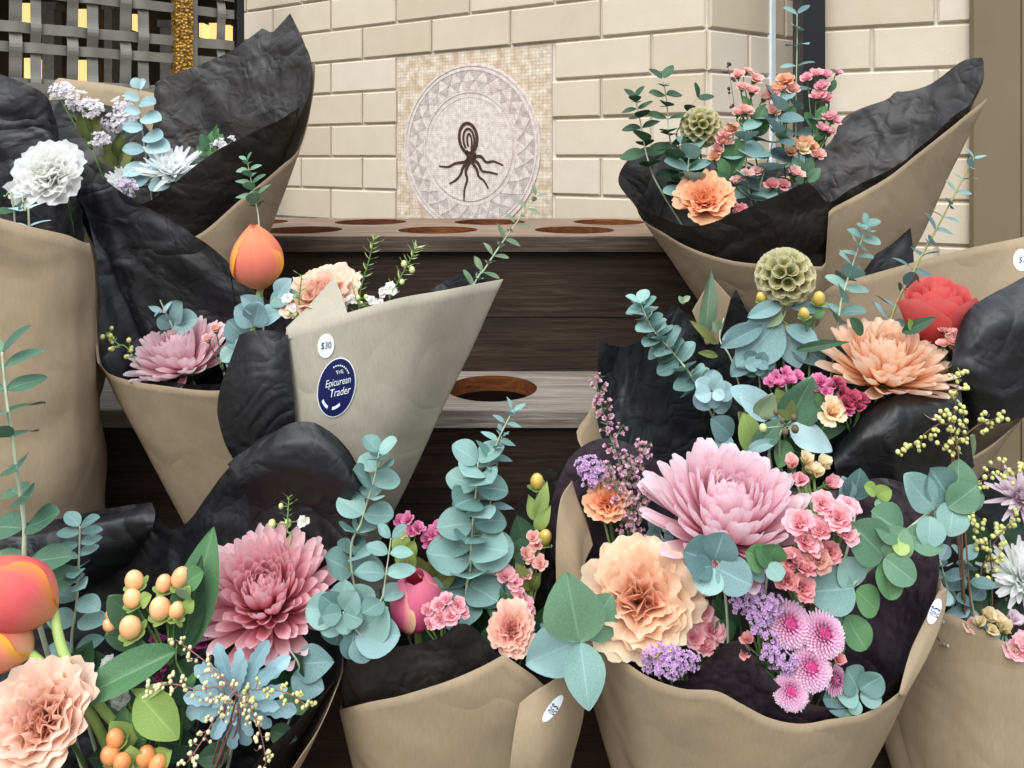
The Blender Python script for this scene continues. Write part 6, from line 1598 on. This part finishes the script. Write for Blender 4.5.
euc('large green round-leaved branch arching up to the right edge', 'F3', [(962, 488, .80), (938, 506, .795), (908, 530, .785), (876, 562, .78), (850, 588, .775), (842, 616, .775)], 0, 1, 1, 'round', L_GREEN, r=.0022, leaves=[
    (956, 500, 962, 462, .79, .785, 'oval', 1.5, (0, -1, .4)), (956, 502, 984, 494, .79, .785, 'oval', 1.5), (954, 502, 950, 536, .785, .77, 'oval', 1.6, None, L_TEAL), (950, 500, 930, 468, .79, .785, 'oval', 1.6, None, L_TEAL), (934, 510, 904, 474, .785, .78, 'oval', 1.2, None, L_TEAL), (934, 512, 960, 534, .785, .78, 'oval', 1.3), (930, 516, 930, 548, .78, .77, 'round', 1.0, None, L_TEAL), (948, 508, 978, 486, .782, .776, 'oval', 1.4),
    (902, 534, 876, 512, .78, .775, 'round', 1.1), (904, 534, 946, 546, .78, .77, 'oval', 1.3, None, L_GREEN), (900, 538, 900, 556, .775, .765, 'round', 1.0, None, L_LIME),
    (884, 556, 854, 526, .775, .765, 'round', .95), (884, 558, 916, 582, .77, .755, 'round', .95), (886, 556, 906, 530, .775, .77, 'round', 1.0, None, L_GREEN), (884, 560, 892, 600, .775, .765, 'round', .9, None, L_MID),
    (854, 588, 810, 592, .77, .76, 'round', .95, None, L_TEAL), (856, 586, 846, 560, .775, .77, 'round', 1.1, None, L_TEAL), (856, 590, 880, 612, .77, .765, 'round', 1.1, None, L_MID),
    (846, 614, 818, 606, .77, .76, 'round', 1.0, None, L_BLUE), (846, 616, 866, 650, .765, .755, 'round', .95, None, L_MID)])
euc('three broad blue discs of eucalyptus below the largest pink chrysanthemum', 'F3', [(716, 560, .740), (722, 575, .740), (728, 640, .765)], 0, 1, 1, 'round', L_BLUE, leaves=[(712, 562, 686, 552, .735, .720, 'round', 1.1), (714, 560, 724, 536, .735, .725, 'round', 1.2), (716, 568, 752, 586, .730, .715, 'round', 1.05), (714, 568, 702, 594, .730, .715, 'round', 1.1, None, L_TEAL), (712, 566, 692, 570, .730, .720, 'round', 1.0)])
euc('small mid green eucalyptus right of the three broad blue discs', 'F3', [(770, 552, .750), (768, 568, .750), (764, 600, .760)], 0, 1, 1, 'round', L_MID, leaves=[(768, 560, 778, 544, .745, .735, 'round', 1.1), (768, 564, 782, 580, .740, .730, 'round', 1.1, None, L_TEAL), (766, 562, 748, 552, .745, .735, 'round', 1.0), (764, 570, 750, 572, .750, .740, 'round', 1.0, None, L_BLUE), (770, 566, 758, 548, .740, .735, 'oval', 1.2)])
euc('teal leaves at the lower right corner of the largest bouquet', 'F3', [(862, 676, .755), (858, 692, .755), (852, 740, .78)], 0, 1, 1, 'round', L_TEAL, leaves=[(858, 690, 846, 668, .75, .745, 'round', 1.1), (860, 690, 882, 676, .75, .745, 'round', 1.0), (858, 694, 838, 694, .748, .742, 'round', 1.0), (860, 696, 882, 700, .75, .742, 'round', .9), (856, 698, 852, 714, .748, .74, 'round', 1.1), (850, 704, 834, 712, .75, .74, 'round', 1, None, L_GREEN), (846, 700, 826, 700, .75, .74, 'round', 1, None, L_BLUE)])
euc('small blue eucalyptus shoot left of the largest pink chrysanthemum', 'F3', [(656, 518, .865), (660, 532, .86), (668, 570, .85)], 0, 1, 1, 'round', L_BLUE, leaves=[(660, 530, 650, 518, .855, .85, 'oval', 1.4), (662, 530, 674, 522, .855, .845, 'oval', 1.4), (660, 534, 646, 536, .855, .845, 'oval', 1.3), (664, 534, 678, 540, .85, .84, 'oval', 1.5), (662, 538, 664, 552, .85, .84, 'oval', 1.5), (668, 544, 682, 550, .85, .84, 'round', 1)])
euc('dark green leaf fill between the violet statice and the pink stock', 'F3', [(740, 620, .80), (742, 650, .80), (740, 700, .80)], 0, 1, 1, 'broad', L_DARK, name='foliage_branch', cat='foliage', group='large leafy branches', stem=G_STEM, leaves=[(736, 630, 712, 600, .79, .785, 'broad', 1.1), (732, 640, 716, 622, .78, .775, 'oval', 1.5, None, L_MID), (760, 600, 794, 610, .79, .78, 'broad', 1, None, L_DARK), (790, 650, 808, 640, .765, .76, 'broad', 1, None, L_BLUE), (820, 650, 846, 648, .775, .77, 'oval', 1.2, None, L_MID), (690, 560, 676, 530, .83, .83, 'broad', .9), (760, 640, 770, 690, .765, .755, 'broad', .6, None, L_MID), (800, 640, 780, 600, .79, .785, 'broad', .9)])
euc('single blue leaf standing behind the stock spike, right', 'F3', [(850, 478, .89), (852, 492, .885), (850, 540, .87)], 0, 1, 1, 'broad', L_BLUE, leaves=[(852, 500, 862, 470, .88, .875, 'broad', 1.3), (850, 500, 842, 476, .88, .875, 'broad', 1.0), (876, 492, 866, 486, .86, .855, 'round', 1, None, L_LIME), (876, 496, 890, 490, .86, .85, 'round', 1, None, L_LIME), (876, 500, 884, 508, .86, .85, 'round', 1, None, L_GREEN)])

# ---------- F4 (bottom right corner)
whitemum('white chrysanthemum at the right edge above the corner wrap', 1022, 580, .93, 42, (-.15, -.75, .65), 13, P_MUMW, 'F4')
whitemum('pale lilac chrysanthemum at the right edge, higher than the white one', 1020, 498, .98, 32, (-.2, -.7, .7), 14, P_MUMP, 'F4')
spray('stock_buds', 'pale yellow stock buds on the kraft edge of the corner wrap', 'stock', 'F4', 'bud', bud_fl, P_STOCKY, [(986, 616, .865, 11), (996, 622, .86, 11), (980, 624, .86, 9), (1004, 630, .855, 11), (992, 632, .852, 9), (1012, 620, .865, 12, (0, -.7, .7), P_MUMP)], (1000, 670, .90), 'stock in the corner bouquet')
spray('stock_flower', 'pink stock florets at the very right of the corner wrap', 'stock', 'F4', 'stock', stock_fl, P_STOCK, [(1016, 650, .845, 13), (1026, 644, .845, 14), (972, 626, .868, 9, (-.2, -.8, .6), P_SROSE)], (1010, 690, .89), 'stock in the corner bouquet')
for i, (pts, lb) in enumerate((([(906, 452, .925), (922, 436, .920), (944, 424, .915), (958, 452, .915)], 'yellow-budded filler twig reaching left over the black tissue'), ([(960, 374, .930), (956, 400, .925), (954, 424, .920), (952, 460, .920)], 'upright yellow-budded filler twig in front of shiny black tissue'), ([(1000, 418, .930), (980, 424, .925), (962, 440, .920), (954, 462, .920)], 'yellow-budded filler twig reaching right towards the kraft edge'), ([(1022, 470, .915), (1000, 470, .910), (980, 482, .910), (962, 500, .910)], 'yellow-budded filler twig above the pale lilac chrysanthemum'), ([(1016, 520, .93), (1000, 534, .93), (988, 556, .925), (980, 590, .925)], 'yellow-budded filler twig between the two right edge chrysanthemums'), ([(970, 516, .925), (982, 536, .92), (990, 556, .92), (992, 590, .92)], 'yellow-budded filler twig beside the arching green branch'))):
    sprig('filler_sprig', lb, 'filler sprig', 'F4', pts, 10, 15, 2.2, G_BROWN, M_BUDY, 'filler sprigs with tiny buds', 4, 60 + i, leaves=1 if i in (1, 2) else 0, leaf_mat=L_SAGE, r=.0008, spread=1.0)
euc('blue eucalyptus low behind the stickered kraft corner at the right', 'F4', [(940, 560, .935), (948, 590, .925), (960, 640, .93)], 7, 14, 22, 'round', L_ICE, 14, step=70)
euc('eucalyptus leaves right of the arching green branch, near the white chrysanthemum', 'F4', [(966, 560, .92), (970, 590, .915), (976, 640, .92)], 6, 14, 20, 'oval', L_BLUE, 14, step=70, wf=1.2)
euc('dark leaves filling the corner bouquet', 'F4', [(990, 540, .97), (992, 580, .96), (990, 640, .94)], 0, 1, 1, 'broad', L_DARK, name='foliage_branch', cat='foliage', group='large leafy branches', stem=G_STEM, leaves=[(992, 600, 960, 548, .96, .96, 'broad', .9), (994, 600, 1006, 540, .97, .97, 'broad', .8), (990, 610, 964, 600, .94, .93, 'broad', .9), (994, 612, 1020, 606, .94, .93, 'broad', .9), (980, 560, 972, 510, .99, .99, 'broad', .8), (1000, 540, 1020, 520, .99, .98, 'broad', .9), (956, 470, 940, 440, .99, .98, 'broad', .8, None, L_MID), (958, 460, 974, 434, .99, .98, 'broad', .8, None, L_SAGE)])
sprig('dried_sprig', 'grey dried tuft beside the stickered kraft corner at the right', 'dried sprig', 'F4', [(940, 600, .868), (937, 614, .866), (936, 634, .87), (945, 660, .90)], 9, 9, 1.8, G_BROWN, m_plain('grey seed', (160, 158, 150), .7, .2, var=.3, scale=200), None, 4, 71, r=.0005)
# stickers on the other wraps
for key, px, py, a, b, rot, lb, inks in (('F3', 934, 612, 4.6, 13.5, .36, 'white oval price sticker', [(936, 606), (932, 618)]), ('F2', 552, 708, 5.0, 16, .62, 'white oval price sticker', [(554, 704), (549, 713)])):
    mbs = [bvh_of(BQ[key][2])]
    if key in BQ_FLAP: mbs.append(bvh_of(BQ_FLAP[key]))
    if not paper_hit(mbs, px, py): print('NO HIT', key); continue
    p_, f_ = oval(px, py, a, b, rot); st = decal('price_sticker', mbs, p_, f_, M_WHITE, BQ[key][1], .0016, (px, py)); st['label'] = lb
    p_, f_ = text_shape('$30', px, py, 11, rot + 1.57, .2, .6); decal('lettering', mbs, p_, f_, M_INK, st, .0022, (px, py))
